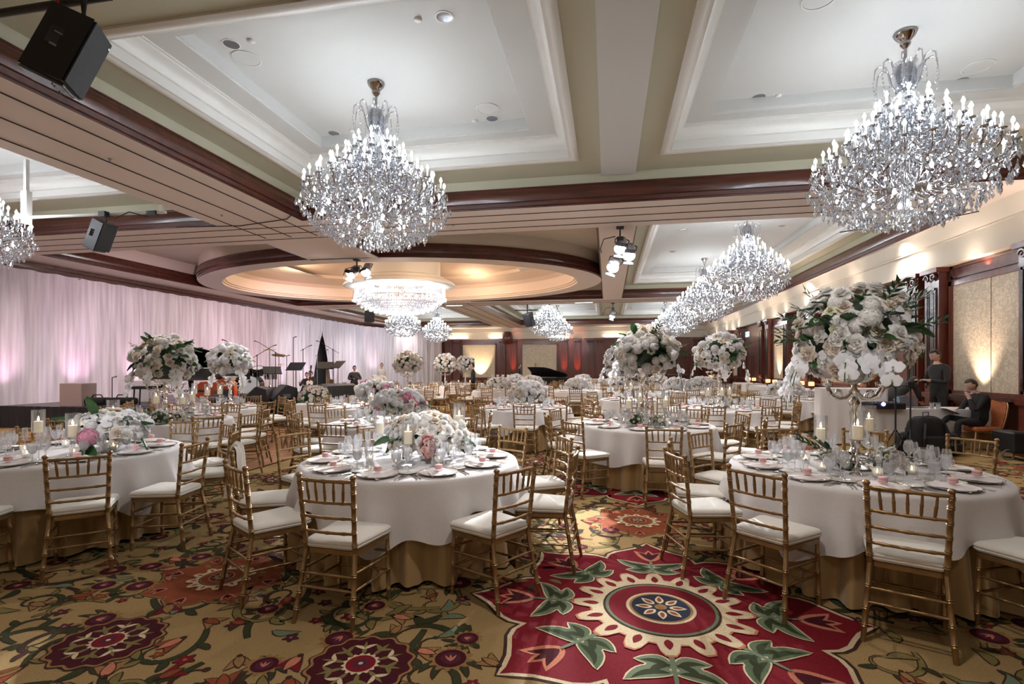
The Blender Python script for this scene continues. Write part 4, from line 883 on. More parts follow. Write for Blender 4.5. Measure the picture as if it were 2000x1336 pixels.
tall(7, .72, (.47, .45, .40), 110, .09, (('rose', 4), ('hyd', 3), ('orchid', 3)), 26, 15, 'tall white bouquet with green tips near the buffet tables', 1.84, sprigs=10, holes=.35, lsize=.16, strands=((pi, .4, 6), (-.2, .5, 7), (-1.6, .45, 6)))
tall(10, .7, (.55, .5, .45), 100, .1, (('hyd', 4), ('orchid', 3), ('rose', 2)), 6, 16, 'overlit white bouquet behind the middle table bouquet', 1.72, -.3, 0, strands=((pi, .4, 6), (-.8, .5, 6)))
# small flower pots among the glasses of the tall tables
for (px, D, s_, lab) in ((1632, 4.1, .09, 'small blush rose posy at the foot of the candelabrum'), (1735, 4.0, .11, 'small white posy with spiky leaves among the goblets'), (1240, 7.1, .13, 'round white posy on the middle table'), (1284, 6.9, .09, 'small cream-green posy on the middle table'), (310, 7.4, .13, 'white posy between candles near the piano'), (352, 7.5, .1, 'dusky small posy on the table near the piano'), (1412, 10.4, .14, 'round white posy near the buffet')):
    x, y = PX(px, D); solo('posy_vase', VASE, 'mercury glass cup holding the '+lab.replace('small ', ''), 'vase', TR(x, y, Z, s=.6))
    arrangement('posy', lab, (x, y, Z+.1), (s_, s_, s_*.8), 16, .042, (('cream', 2), ('rose', 2), ('bud', 1)), 8, int(px), sprigs=3 if 'leaves' in lab or 'foot' in lab else 0, lsize=.09)
# far tables
for i, (x, y, kind) in enumerate(FT):
    desc = ['first far bouquet table', 'far table before the drape bouquet', 'far table behind the rear aisle one', 'far table by the pink aisle', 'far table near the buffet', 'low-flower table at the drape', 'nearer of the paired tall-bouquet tables', 'far table before the cup station', 'far table before the doors', 'far table by the third buffet', 'farther of the paired tall-bouquet tables', 'last table toward the pianist', 'last table toward the double doors', 'last table toward the exit sign'][i]
    g = 'far banquet tables'; r = random.Random(i+50)
    solo('gold_tablecloth', GC[i % 3], 'gold satin cloth to the floor, '+desc, 'tablecloth', TR(x, y, 0), 'gold satin tablecloths'); solo('white_tablecloth', WC[i % 3], 'white cloth over gold, '+desc, 'tablecloth', TR(x, y, 0, rz=i), 'white overlay tablecloths')
    for k in range(10):
        a_ = radians(k*36+r.uniform(-6, 6)+i*9); rad = r.uniform(1.15, 1.3); put_chair(100+i, desc, x, y, x+rad*cos(a_), y+rad*sin(a_), a_+pi/2+r.uniform(-.15, .15), 1)
        if y < 24:
            for q in range(2): solo(('water_goblet', 'wine_glass')[q], (GOB[0][1], WINE)[q], '%s glass of place %s, %s' % (('inner', 'outer')[q], CLOCK[k], desc), 'glass', TR(x+(.5+.12*q)*cos(a_+.2), y+(.5+.12*q)*sin(a_+.2), Z, s=1.05), 'glasses of the far tables')
            solo('charger_plate', PL, 'white plate of place %s, %s' % (CLOCK[k], desc), 'plate', TR(x+.74*cos(a_), y+.74*sin(a_), Z), 'plates of the far tables')
    if kind == 'tall':
        place(candelabrum(.6, 2), 'silver_candelabrum', 'silver bouquet stand on the '+desc, 'candelabrum', TR(x, y, Z))
        arrangement('tall_bouquet', 'tall white bouquet over the '+desc, (x, y, 1.72), (.48, .44, .42), 54, .11, (('rose', 3), ('hyd', 4)), 18, 30+i, lsize=.2)
        for q in (-.3, .3): place(PILLAR, 'pillar_candle', 'lit candle %s of the stand, %s' % ('drape side' if q < 0 else 'buffet side', desc), 'candle', TR(x+q, y-.2, Z), 'candles of the far tables')
    else: arrangement('low_bouquet', 'low white bouquet on the '+desc, (x, y, Z+.22), (.42, .38, .22), 44, .095, (('rose', 3), ('hyd', 5)), 6, 30+i, under=-.4)
# ------------------------------------------------------------------ crystal chandeliers
TIERS = [(.98, .98, 26), (.80, 1.16, 20), (.60, 1.34, 16), (.42, 1.52, 10), (.26, 1.68, 7)]
def drop_geo(mb, p, ln, w, rot, seg=4, tilt=0):
    x, y, z = p; vs = [(x, y, z)]+[(x+w*cos(rot+2*pi*k/seg), y+w*sin(rot+2*pi*k/seg), z-ln*.62) for k in range(seg)]+[(x, y, z-ln)]
    mb.add(vs, [(0, 1+(k+1) % seg, 1+k) for k in range(seg)]+[(seg+1, 1+k, 1+(k+1) % seg) for k in range(seg)])
def make_chandelier():
    r = random.Random(5); arms, sleeves, bulbs, pans = [], [], [], []
    cr = MB().mt('crystal')
    for ti, (rad, zt, n) in enumerate(TIERS):
        for k in range(n):
            a = 2*pi*(k+.5*(ti % 2))/n+ti*.1; c, s_ = cos(a), sin(a); zb = zt-.17; hub = (.10, zb-.05-.25*(ti == 0)); 
            P = lambda q, z: (q*c, q*s_, z)
            am = [P(hub[0], hub[1]), P(rad*.45, hub[1]-.06), P(rad*.78, zb-.22), P(rad*.93, zb-.2), P(rad, zb-.12), P(rad, zb-.02)]
            arms.append((am, a)); pans.append(P(rad, zb)); sleeves.append(P(rad, zb)); bulbs.append(P(rad, zt-.06))
            for q in range(7):
                b = 2*pi*q/7; x, y = rad*c+.05*cos(b), rad*s_+.05*sin(b); drop_geo(cr, (x, y, zb-.005), r.uniform(.05, .09), .012, r.uniform(0, 3), 3)
            for q in range(5):    # beads down the arm
                t = r.random(); x, y, z = (rad*(.4+.6*t))*c, (rad*(.4+.6*t))*s_, zb-.2+r.uniform(-.03, .05)
                drop_geo(cr, (x+r.uniform(-.03, .03), y+r.uniform(-.03, .03), z), .05, .014, r.uniform(0, 3), 4)
        # festoons of beads between neighbouring pans
        for k in range(n):
            a1 = 2*pi*(k+.5*(ti % 2))/n+ti*.1; a2 = a1+2*pi/n
            for q in range(9):
                t = q/8; a = a1+(a2-a1)*t; z = zt-.18-.10*sin(pi*t); drop_geo(cr, (rad*cos(a), rad*sin(a), z), .035, .013, r.uniform(0, 3), 4)
    # body of hanging drops: inside the cone and the bowl below
    for _ in range(2800):
        z = r.uniform(.12, 1.5)
        if z < .55: rm = .12+.9*sqrt(max(0, (z-.02)/.53)); 
        else: rm = 1.0-.80*((z-.55)/.95)
        q = rm*sqrt(r.uniform(.25, 1)); a = r.uniform(0, 2*pi); drop_geo(cr, (q*cos(a), q*sin(a), z), r.uniform(.04, .08), r.uniform(.011, .02), r.uniform(0, 3), r.choice((3, 4)))
    pend = MB().mt('crystal')
    for rad, z, n, ln in ((1.05, .62, 60, .12), (.98, .50, 52, .12), (.86, .38, 44, .13), (.70, .28, 36, .13), (.52, .19, 28, .13), (.34, .13, 20, .12), (.16, .09, 12, .10), (.6, .8, 30, .1)):
        for k in range(n):
            a = 2*pi*(k+r.uniform(-.3, .3))/n; q = rad+r.uniform(-.03, .03); drop_geo(pend, (q*cos(a), q*sin(a), z+r.uniform(-.03, .03)+.02), ln*r.uniform(.8, 1.15), .022, a, 6)
    CRY = cr.mesh('crystal_drops'); PEN = pend.mesh('pendants')
    mb = MB().mt('glass'); mb.lathe([(.03, .05), (.1, .07), (.16, .12), (.15, .2), (.06, .26), (.05, .5), (.1, .6), (.05, .7), (.04, 1.3), (.12, 1.36), (.17, 1.5), (.14, 1.64), (.06, 1.70), (.05, 1.75)], 16); COLM = mb.mesh('column', 50)
    mb = MB().mt('crystal')
    for k in range(10):     # vase of the crown
        a = 2*pi*k/10; mb.box((.07*cos(a), .07*sin(a), 1.88), (.03, .014, .3), rot=(0, 0, a))
    mb.lathe([(.02, 1.7), (.1, 1.78), (.12, 1.9), (.10, 2.02), (.13, 2.05)], 12, capt=False); VS = mb.mesh('crown_vase', 50)
    pl = MB().mt('crystal'); pts = [(.1, 0, 1.72), (.15, 0, 1.82), (.17, 0, 1.95), (.2, 0, 2.04), (.26, 0, 2.07), (.31, 0, 2.03), (.32, 0, 1.94)]; pl.tube(pts, [.014, .013, .012, .012, .012, .01, .006], 6)
    for q in range(6): drop_geo(pl, (.32+.01*sin(q), 0, 1.95-.05*q), .045, .012, q, 4)
    PLU = pl.mesh('plume', 60)
    mb = MB().mt('chrome'); mb.lathe([(.02, 2.02), (.018, 2.05), (.018, 2.22), (.03, 2.24), (.055, 2.27), (.06, 2.29), (.05, 2.31), (.065, 2.33), (.11, 2.38), (.125, 2.42), (.125, 2.43)], 20); CAN = mb.mesh('canopy', 50)
    def armm(pts): m_ = MB().mt('chrome'); m_.tube(pts, .011, 6); return m_
    slv = MB().mt('sleeve'); slv.lathe([(.012, 0), (.013, .02), (.012, .11), (.008, .115)], 8); SL = slv.mesh('sleeve', 60)
    bl = MB().mt('bulb'); bl.lathe([(.008, 0), (.018, .018), (.019, .03), (.012, .05), (.004, .068), (0, .072)], 8); BL = bl.mesh('bulb', 80)
    pn = MB().mt('chrome'); pn.lathe([(.01, -.01), (.045, 0), (.05, .008), (.012, .006)], 10); PN_ = pn.mesh('pan', 60)
    am_by = {}
    def full():
        P = [('crystal_column', COLM, None), ('crown_vase', VS, None), ('canopy', CAN, None)]+[('crown_plume', PLU, TR(rz=2*pi*k/10)) for k in range(10)]
        i = 0
        for ti, (rad, zt, n) in enumerate(TIERS):
            pts0, a0 = arms[i]; base = armm([tuple(Matrix.Rotation(-a0, 4, 'Z') @ Vector(p)) for p in pts0]).mesh('arm', 60)
            for k in range(n):
                P.append(('arm', base, TR(rz=arms[i][1]), [('drip_pan', PN_, TR(rad, 0, zt-.17))])); P.append(('candle_sleeve', SL, TR(*sleeves[i]))); P.append(('bulb', BL, TR(*bulbs[i]))); i += 1
        P += [('bulb', BL, TR(.38*cos(2*pi*k/7), .38*sin(2*pi*k/7), .36)) for k in range(7)]+[('bulb', BL, TR(.74*cos(2*pi*k/9), .74*sin(2*pi*k/9), .50)) for k in range(9)]
        return P+[('crystal_drops', CRY, None, None, {'kind': 'stuff'}), ('pendant_drops', PEN, None, None, {'kind': 'stuff'})]
    def joined():
        A, S_, B = MB().mt('chrome'), MB().mt('sleeve'), MB().mt('bulb')
        for pts, a in arms: A.tube(pts, .011, 4)
        for p in sleeves: S_.lathe([(.012, 0), (.012, .11)], 5, TR(*p))
        for p in bulbs+[(.38*cos(2*pi*k/7), .38*sin(2*pi*k/7), .36) for k in range(7)]+[(.74*cos(2*pi*k/9), .74*sin(2*pi*k/9), .50) for k in range(9)]: B.lathe([(.008, 0), (.02, .02), (.018, .04), (0, .075)], 6, TR(*p))
        P = [('crystal_column', COLM, None), ('crown_vase', VS, None), ('canopy', CAN, None)]+[('crown_plume', PLU, TR(rz=2*pi*k/10)) for k in range(10)]
        return P+[(n, m_.mesh(n, 60), None, None, {'kind': 'stuff'}) for n, m_ in (('arm', A), ('candle_sleeve', S_), ('bulb', B))]+[('crystal_drops', CRY, None, None, {'kind': 'stuff'}), ('pendant_drops', PEN, None, None, {'kind': 'stuff'})]
    return full(), joined()
CHF, CHJ = make_chandelier()
CHL = ['big crystal chandelier over the front centre and left tables', 'big crystal chandelier over the front table by the red medallion', 'chandelier cut off at the left edge above the drape', 'chandelier next after the big one, along the buffet wall', 'third chandelier along the buffet wall', 'fourth chandelier along the buffet wall', 'last chandelier along the buffet wall',
       'far chandelier above the dark piano, nearer of the two', 'far chandelier above the dark piano, farther of the two', 'far chandelier beside the dome light, over the white drape', 'smaller far chandelier in front of the back wall corner']
for i, (x, y) in enumerate(CH):
    place(CHF if i < 2 else CHJ, 'chandelier', CHL[i], 'chandelier', TR(x, y, H3-2.43, rz=i*.37), 'crystal chandeliers')
# oval crystal light in the dome
t = thing('dome_chandelier', 'wide oval tiered crystal light in the middle of the dome', 'chandelier', TR(DC[0], DC[1], 0)); r = random.Random(9)
for ring_i, (ra, z0, ln, n) in enumerate(((1.72, 4.56, .5, 110), (1.78, 4.16, .16, 120), (1.6, 4.04, .14, 110), (1.45, 3.94, .14, 100), (1.3, 3.86, .14, 90), (1.12, 3.79, .13, 80), (.95, 3.73, .13, 66), (.75, 3.68, .12, 54), (.5, 3.65, .12, 36), (.25, 3.63, .11, 20))):
    mb = MB().mt('crystal')
    for q in range(3):
        for k in range(n):
            a = 2*pi*(k+r.uniform(-.3, .3))/n; rr_ = ra-.05*q; drop_geo(mb, (rr_*cos(a), rr_*.8*sin(a), z0+.02*q), ln*r.uniform(.85, 1.1), .022, a, 4)
    o = link('crystal_tier', mb.mesh('tier'), t); o['kind'] = 'stuff'
mb = MB().mt('chrome')
for ra, z in ((1.78, 4.17), (1.45, 3.95), (1.12, 3.8), (.75, 3.69)): mb.tube([(ra*cos(2*pi*k/40), ra*.8*sin(2*pi*k/40), z) for k in range(41)], .012, 4)
link('hoop', mb.mesh('hoop'), t)
mb = MB().mt('bulb')
for k in range(24):
    a = 2*pi*k/24; mb.lathe([(.02, 0), (.045, .05), (0, .13)], 6, TR(1.2*cos(a), .95*sin(a), 4.3))
o = link('bulb', mb.mesh('bulbs'), t); o['kind'] = 'stuff'

# ------------------------------------------------------------------ ceiling fittings
def downlight(x, y, z, lab):
    t = thing('downlight', lab, 'ceiling light', TR(x, y, z), 'recessed downlights')
    mb = MB().mt('white_trim'); mb.lathe([(.095, -.006), (.112, -.006), (.112, 0), (.095, 0)], 24, capb=False, capt=False); link('trim_ring', mb.mesh('tr'), t)
    mb = MB().mt('steel'); mb.lathe([(.096, -.004), (.08, .0), (.0, -.001)], 24, capb=False); link('reflector', mb.mesh('rf', 40), t)
def PC(px, py, z): return PX(px, (z-CAM_H)*FPX/(717-py))
for px, py, z, lab in ((452, 86, H3, 'chrome downlight near the round speaker grille, left coffer'), (868, 33, H3, 'largest chrome downlight beside the smoke detector'), (652, 260, H3, 'chrome downlight left of the front chandelier'), (961, 231, H3, 'chrome downlight under the round grille by the chandelier'),
                       (1482, 189, H3, 'chrome downlight in the coffer of the larger chandelier'), (1876, 157, H3, 'chrome downlight to the right of the larger chandelier'), (1336, 448, H3, 'small downlight in the second coffer'), (1527, 441, H3, 'small downlight by the second chandelier'), (1314, 491, H3, 'small downlight left in the second coffer'), (1300, 522, H3, 'small downlight at the second coffer end')):
    downlight(*PC(px, py, z), z-.001, lab)
for px, py, rr_, lab in ((482, 114, .17, 'round ceiling speaker grille by the first downlight'), (952, 212, .17, 'round ceiling speaker grille above a downlight'), (1910, 130, .17, 'round ceiling speaker grille by the right-hand downlight'), (1600, -2, .17, 'round speaker grille cut by the top edge')):
    x, y = PC(px, py, H3); t = thing('ceiling_speaker', lab, 'speaker', TR(x, y, H3)); mb = MB().mt('plaster'); mb.lathe([(rr_, 0), (rr_, -.012), (rr_-.01, -.012), (rr_-.012, -.006), (0, -.007)], 32, capb=False); link('grille', mb.mesh('gr', 40), t)
    mb = MB().mt('white_trim'); mb.lathe([(rr_+.012, 0), (rr_+.012, -.01), (rr_, -.012)], 32, capb=False, capt=False); link('trim_ring', mb.mesh('tr'), t)
for px, py, z, lb in ((816, 37, H3, 'beside the largest downlight'), (491, 79, H3, 'beside the left coffer downlight'), (687, 255, H3, 'behind the front chandelier crown'), (927, 235, H3, 'beside the lower round grille'), (1520, 186, H3, 'in the coffer of the larger chandelier')):
    x, y = PC(px, py, z); mb = MB().mt('white_trim'); mb.lathe([(.045, 0), (.045, -.02), (.035, -.03), (0, -.03)], 16, capb=False); solo('smoke_detector', mb.mesh('sd', 50), 'small white round detector '+lb, 'detector', TR(x, y, z), 'ceiling detectors')
for px, py, z, lb in ((1022, 316, H1, 'under the front coffer edge'), (433, 420, H0, 'on the diagonal beam by the cable'), (215, 310, H0, 'on the beam under the corner loudspeaker'), (885, 440, H0, 'on the cross beam by the front chandelier')):
    x, y = PC(px, py, z); mb = MB().mt('chrome'); mb.lathe([(.03, 0), (.03, -.01), (.012, -.012), (.012, -.03), (.025, -.034), (0, -.035)], 12, capb=False); solo('sprinkler', mb.mesh('sp', 50), 'small chrome sprinkler head '+lb, 'sprinkler', TR(x, y, z), 'sprinklers')

# hanging black loudspeakers
def view_rot(W, Dp, L_):
    """axes given as (right, up, towards camera) -> rotation whose x, -y, z follow them"""
    B = [Vector((cos(YAW), sin(YAW), 0)), Vector((0, 0, 1)), Vector((sin(YAW), -cos(YAW), 0))]
    w = lambda v: (B[0]*v[0]+B[1]*v[1]+B[2]*v[2]).normalized()
    z = w(L_); y = -w(Dp); y = (y-z*y.dot(z)).normalized(); x = y.cross(z); return Matrix((x, y, z)).transposed().to_4x4()
def box_speaker(loc, rot, lab, s=1.0, far=False, white=False):
    t = thing('loudspeaker', lab, 'speaker', Matrix.Translation(loc) @ (rot if isinstance(rot, Matrix) else Euler(rot).to_matrix().to_4x4()) @ Matrix.Scale(s, 4))
    pts = [(-.24, .0), (.24, .0), (.15, .38), (-.15, .38)]     # plan, front along -y
    mb = MB().mt('black'); mb.prism(pts, -.33, .33); link('cabinet', mb.mesh('cab'), t)
    mb = MB().mt('grille'); mb.bbox((0, -.012, 0), (.46, .02, .64), .006); link('grille', mb.mesh('gr'), t)
    mb = MB().mt('grey'); mb.bbox((0, .19, -.345), (.3, .36, .03), .006)
    for k in (-.09, .09): mb.tube([(k-.03, .1, -.362), (k-.03, .1, -.375), (k+.03, .1, -.375), (k+.03, .1, -.362)], .006, 5)
    mb.mt('chrome'); mb.bbox((.2, -.024, .26), (.03, .004, .02), .001); link('rigging_plate', mb.mesh('rp'), t)
    for sx in (-1, 1):
        mb = MB().mt('black_gloss'); M = TR(sx*.197, .2, 0, rz=sx*-.232); mb.bbox((0, 0, .03), (.012, .13, .17), .004, M); mb.mt('steel'); mb.bbox((sx*.004, 0, -.05), (.012, .06, .02), .003, M); mb.bbox((sx*.004, 0, .07), (.012, .07, .012), .003, M)
        link('handle_recess', mb.mesh('hr'), t)
    return t
x, y = -3.897, 3.26; box_speaker((x, y, 3.907), Euler((.388, .001, 2.113)).to_matrix().to_4x4() @ Matrix.Diagonal((.82, .97, 1, 1)), 'big black loudspeaker hung in the top left corner', .8)
mb = MB().mt('black'); x, y = x+.05, y; mb.tube([(x-1.9, y+.05, 4.42), (x+.1, y+.05, 4.42)], .03, 8); mb.mt('red_plastic')
mb.tube([(x-.32, y, 4.42), (x-.38, y, 4.28), (x-.30, y, 4.24), (x-.27, y, 4.36)], .014, 6); mb.mt('black'); mb.tube([(x-.3, y, 4.42), (x-.25, y+.02, 4.2), (x-.1, y, 4.1), (x-.05, y, 4.42)], .008, 5); mb.tube([(x-.1, y, 4.42), (x-.05, y, 4.05)], .014, 6); mb.tube([(x-1.6, y, 4.42), (x-1.6, y, H1)], .012, 6)
mb.tube([(x-.1, y, 4.42), (x-.1, y, H1)], .012, 6); solo('rigging_pipe', mb.mesh('rig', 60), 'pipe with cables and a red clamp holding the corner loudspeaker', 'pipe', None)
x, y, zc = -9.162, 8.017, 3.97; box_speaker((x, y, zc), Euler((.439, -.109, 1.74)).to_matrix().to_4x4() @ Matrix.Diagonal((.95, .89, 1, 1)), 'black loudspeaker hanging beneath the left coffer', .8)
mb = MB().mt('white_trim'); mb.tube([(x-1.7, y-.2, zc+.42), (x+1.0, y+.3, zc+.52)], .03, 8); mb.box((x-1.55, y-.2, zc+.6), (.14, .1, .6)); mb.box((x-1.55, y-.2, zc+1.1), (.06, .06, .8)); mb.box((x+.9, y+.3, zc+1.0), (.06, .06, 1.0))
mb.mt('black'); mb.tube([(x, y, zc+.45), (x, y, zc+.2)], .02, 6); mb.tube([(x-.1, y, zc+.5), (x+.2, y, zc+.36), (x+.4, y+.1, zc+.5), (x+.7, y+.2, zc+.42)], .01, 5); mb.box((x+.75, y+.25, zc+.5), (.2, .08, .08)); mb.box((x-.05, y, zc+.45), (.14, .1, .1))
solo('rigging_pipe', mb.mesh('rig', 60), 'white truss pipe and bracket carrying the second loudspeaker', 'pipe', None)
for px, py, D, lab in ((1030, 626, 25, 'small dark loudspeaker beside the far piano chandelier'), (722, 617, 24, 'small dark loudspeaker behind the dome light')):
    x, y = PX(px, D); zc = 1.58+(717-py)/FPX*D; box_speaker((x, y, zc), (.4, 0, -.6 if px > 900 else .6), lab, .95)
    mb = MB().mt('black'); mb.tube([(x-.6, y, zc+.5), (x+.5, y, zc+.5)], .03, 6); mb.tube([(x, y, zc+.2), (x, y, H0)], .03, 6); solo('rigging_pipe', mb.mesh('rig'), 'short black pipe above the '+lab[6:17]+' speaker at '+('the piano' if px > 900 else 'the dome'), 'pipe')
# lamps clamped under the beams
def stage_can(t, M, on=True):
    mb = MB().mt('can'); mb.lathe([(.07, .22), (.10, .18), (.10, -.08), (.12, -.10), (.12, -.14)], 16, M, capt=False); b = link('can_body', mb.mesh('can', 50), t)
    mb = MB().mt('black'); mb.tube([(-.12, 0, .05), (-.14, 0, .2), (0, 0, .32), (.14, 0, .2), (.12, 0, .05)], .012, 5, M); link('yoke', mb.mesh('yoke'), b)
    mb = MB().mt('lens' if on else 'lens_dim'); mb.lathe([(0, -.10), (.09, -.10), (.095, -.12), (0, -.125)], 16, M, capb=False); link('lens', mb.mesh('lens'), b)
    mb = MB().mt('black')
    for k in range(2): mb.box((0, (.13 if k else -.13), -.19), (.2, .01, .12), M)
    link('barn_door', mb.mesh('bd'), b)
for px, D, lab, cfg in ((1211, 11.2, 'cluster of stage lamps with flaring lens under the beam', ((.02, -.35, .5), (-.12, -.75, .9), (.2, -.5, .25))), (1197, 24.5, 'single stage lamp farther along the same beam', ((0, -.5, .7),)), (697, 14.6, 'bright stage lamp pair before the dome', ((-.1, -.3, 1.1), (.3, -.25, -.7)))):
    x, y = PX(px, D); t = thing('stage_lamp', lab, 'lamp', TR(x, y, H0))
    mb = MB().mt('black'); mb.tube([(0, 0, 0), (0, 0, -.3)], .02, 6); mb.tube([(-.1, 0, -.2), (-.35, 0, -.25), (-.42, 0, -.45), (-.4, 0, -.55)], .012, 5); mb.box((0, 0, -.02), (.16, .16, .03)); mb.box((0, 0, -.28), (.14, .1, .12)); link('clamp', mb.mesh('cl'), t)
    for dx, dz, ry in cfg: stage_can(t, TR(dx, 0, dz-.05, ry=ry*.4, rx=-.8, s=1.1))
mb = MB().mt('groove'); q0, q1, q2, q3 = PC(470, 443, H0-.05), PC(560, 430, H0-.05), PC(590, 415, H0-.05), PC(535, 453, H0-.05)
pts = [(*PC(345, 442, H0), H0-.02), (*q0, H0-.03), (*q1, H0-.03), (*PC(588, 402, H0), H0-.02)]; mb.tube(pts, .012, 5); solo('black_cable', mb.mesh('cab'), 'thin black cable strung loosely across the beam crossing', 'cable')
mb = MB().mt('groove'); mb.tube([(*PC(1640, 452, H0), H0-.02), (*PC(1860, 418, H0), H0-.06), (*PC(1975, 397, H0), H0-.02)], .012, 5); solo('black_cable', mb.mesh('cab'), 'thin black cable across the soffit beside the larger chandelier', 'cable')
for x in (-7.4, -1.1):
    mb = MB().mt('white_trim'); mb.box((x, 24.3, H0-.02), (.9, .2, .03)); mb.mt('lens_dim'); mb.box((x, 24.3, H0-.04), (.8, .1, .01)); solo('linear_diffuser', mb.mesh('ld'), 'slim lit slot in the far cross beam '+('near the dome' if x < -5 else 'by the aisle'), 'light')
# exit signs: EXIT in white on green
def text_mesh(s, size, col, depth=.004):
    c = bpy.data.curves.new('txt', 'FONT'); c.body = s; c.size = size; c.align_x = 'CENTER'; c.align_y = 'CENTER'; c.extrude = depth
    o = bpy.data.objects.new('txt', c); COL.objects.link(o); dg = bpy.context.evaluated_depsgraph_get(); me = bpy.data.meshes.new_from_object(o.evaluated_get(dg)); bpy.data.objects.remove(o)
    me.materials.clear(); me.materials.append(MT[col]); return me
EXT = text_mesh('EXIT', .17, 'white_trim')
for M, lab in ((TR(7.0, 28.0, 3.25, rz=-pi/2), 'green EXIT sign above the door in the buffet wall'), (TR(2.6, 39.6, 3.2), 'green EXIT sign on the far wall beside the doors')):
    t = thing('exit_sign', lab, 'sign', M); mb = MB().mt('exit'); mb.bbox((0, 0, 0), (.5, .06, .26), .01); link('sign_box', mb.mesh('sb'), t); link('lettering', EXT, t, TR(0, -.034, 0, rx=pi/2)); mb = MB().mt('black'); mb.tube([(0, 0, .13), (0, 0, .45)], .012, 6); link('hanger', mb.mesh('hg'), t)
# ------------------------------------------------------------------ the white drape
def drape_mesh(pts, z0, z1, seed, dens=7.0, amp=.10, gather=None):
    """cloth hung along a polyline (list of xy) with irregular pleats"""
    L_ = [0]
    for a, b in zip(pts, pts[1:]): L_.append(L_[-1]+hypot(b[0]-a[0], b[1]-a[1]))
    T_ = L_[-1]; n = int(T_*26)
    def at(s):
        for k in range(len(pts)-1):
            if s <= L_[k+1] or k == len(pts)-2:
                t = (s-L_[k])/(L_[k+1]-L_[k]); a, b = pts[k], pts[k+1]; d = Vector((b[0]-a[0], b[1]-a[1])).normalized(); return Vector((a[0]+(b[0]-a[0])*t, a[1]+(b[1]-a[1])*t)), Vector((d.y, -d.x))
    def f(u, v):
        s = u*T_; p, nn = at(s)
        sh = .35*mnoise.noise(Vector((s*.7, v*1.2, seed)))*v*1.2
        w = mnoise.noise(Vector((s*dens*.35+sh, v*.5, seed)))*1.3+.6*mnoise.noise(Vector((s*dens+sh*3, v*.6, seed+5)))+.5*sin((s+sh*.3)*dens*2.2)*mnoise.noise(Vector((s*.6, 0, seed+9)))
        k = amp*(.5+.8*v); q = p+nn*(w*k)
        z = z1-(z1-z0)*v+(.012*sin(s*9) if v == 0 else 0)
        if gather: q, z = gather(u, v, q, z)
        return (q.x, q.y, z)
    mb = MB().mt('drape'); mb.grid(f, n, 14); return mb.mesh('drape', 80)
ZD = 4.36
solo('white_drape', drape_mesh([(-16.3, -3.5), (-16.3, 26.1)], .02, ZD, 1), 'long sheer white drape washed in pink light along the side wall', 'drape')
solo('white_drape', drape_mesh([(-16.3, 28.6), (-16.25, 32.5), (-15.2, 35.2), (-14.2, 37.4), (-13.1, 39.6)], .02, ZD, 3), 'cool blue-white drape running on to the back wall', 'drape')
def gth(side):
    def g(u, v, q, z):
        # the two halves part below 3.4 m, tied back towards their own side
        s = u if side > 0 else 1-u
        k = max(0, min(1, (v-.2)/.8)); pull = k**.75*.93
        ys, ye = (26.1, 27.35) if side > 0 else (28.6, 27.35)
        y = ys+(ye-ys)*s*(1-pull); return Vector((q.x, y)), z
    return g
solo('white_drape', drape_mesh([(-16.3, 26.1), (-16.3, 27.35)], .02, ZD, 5, 14, .05, gth(1)), 'white drape half pulled aside, near edge of the dark opening', 'drape')
solo('white_drape', drape_mesh([(-16.3, 27.35), (-16.3, 28.6)], .02, ZD, 6, 14, .05, (lambda u, v, q, z: (Vector((q.x, 28.6-(28.6-27.35)*(1-u)*(1-.93*max(0, min(1, (v-.2)/.8))**.75))), z))), 'white drape half pulled aside, far edge of the dark opening', 'drape')
mb = MB().mt('black_cloth'); mb.box((-16.75, 27.35, 2.0), (.05, 2.6, 4.0)); struct('dark_backing', mb.mesh('bk'))  # black sheet standing in for the darkness behind the parted drape
mb = MB().mt('steel'); mb.tube([(-16.36, -3.5, ZD-.02), (-16.36, 32, ZD-.02)], .025, 6)
for y in range(0, 33, 3): mb.tube([(-16.4, y, 0), (-16.4, y, ZD)], .025, 6)
solo('drape_pole_frame', mb.mesh('pf'), 'steel pipe frame holding up the long white drape', 'frame')

# ------------------------------------------------------------------ stage
SX0, SX1, SY0, SY1, SZ = -15.8, -8.4, 12.3, 19.6, .56
k = 0
for i in range(3):
    for j in range(3):
        x0, x1 = SX0+(SX1-SX0)*i/3, SX0+(SX1-SX0)*(i+1)/3; ys_ = SY0 if i == 2 else 10.8; y0, y1 = ys_+(SY1-ys_)*j/3, ys_+(SY1-ys_)*(j+1)/3
        t = thing('stage_platform', '%s stage deck section, %s' % (('drape-side', 'middle', 'aisle-side')[i], ('front row', 'second row', 'rear row')[j]), 'platform', TR((x0+x1)/2, (y0+y1)/2, 0), 'stage platforms')
        mb = MB().mt('deck'); mb.bbox((0, 0, SZ-.03), (x1-x0-.01, y1-y0-.01, .06), .006); link('deck', mb.mesh('dk'), t); mb = MB().mt('steel')
        for sx in (-1, 1):
            for sy in (-1, 1): mb.tube([(sx*(x1-x0)*.45, sy*(y1-y0)*.45, 0), (sx*(x1-x0)*.45, sy*(y1-y0)*.45, SZ-.06)], .025, 5)
        link('leg_frame', mb.mesh('lf'), t)
mb = MB().mt('white_trim'); mb.grid(lambda u, v: (SX1+.04+.03*sin(u*110), SY0+.9+(SY1-SY0-.9)*u, (SZ+.02)*(1-v)+.01), 160, 2); solo('stage_skirt', mb.mesh('sk', 80), 'white skirting along the aisle side of the stage', 'skirt')
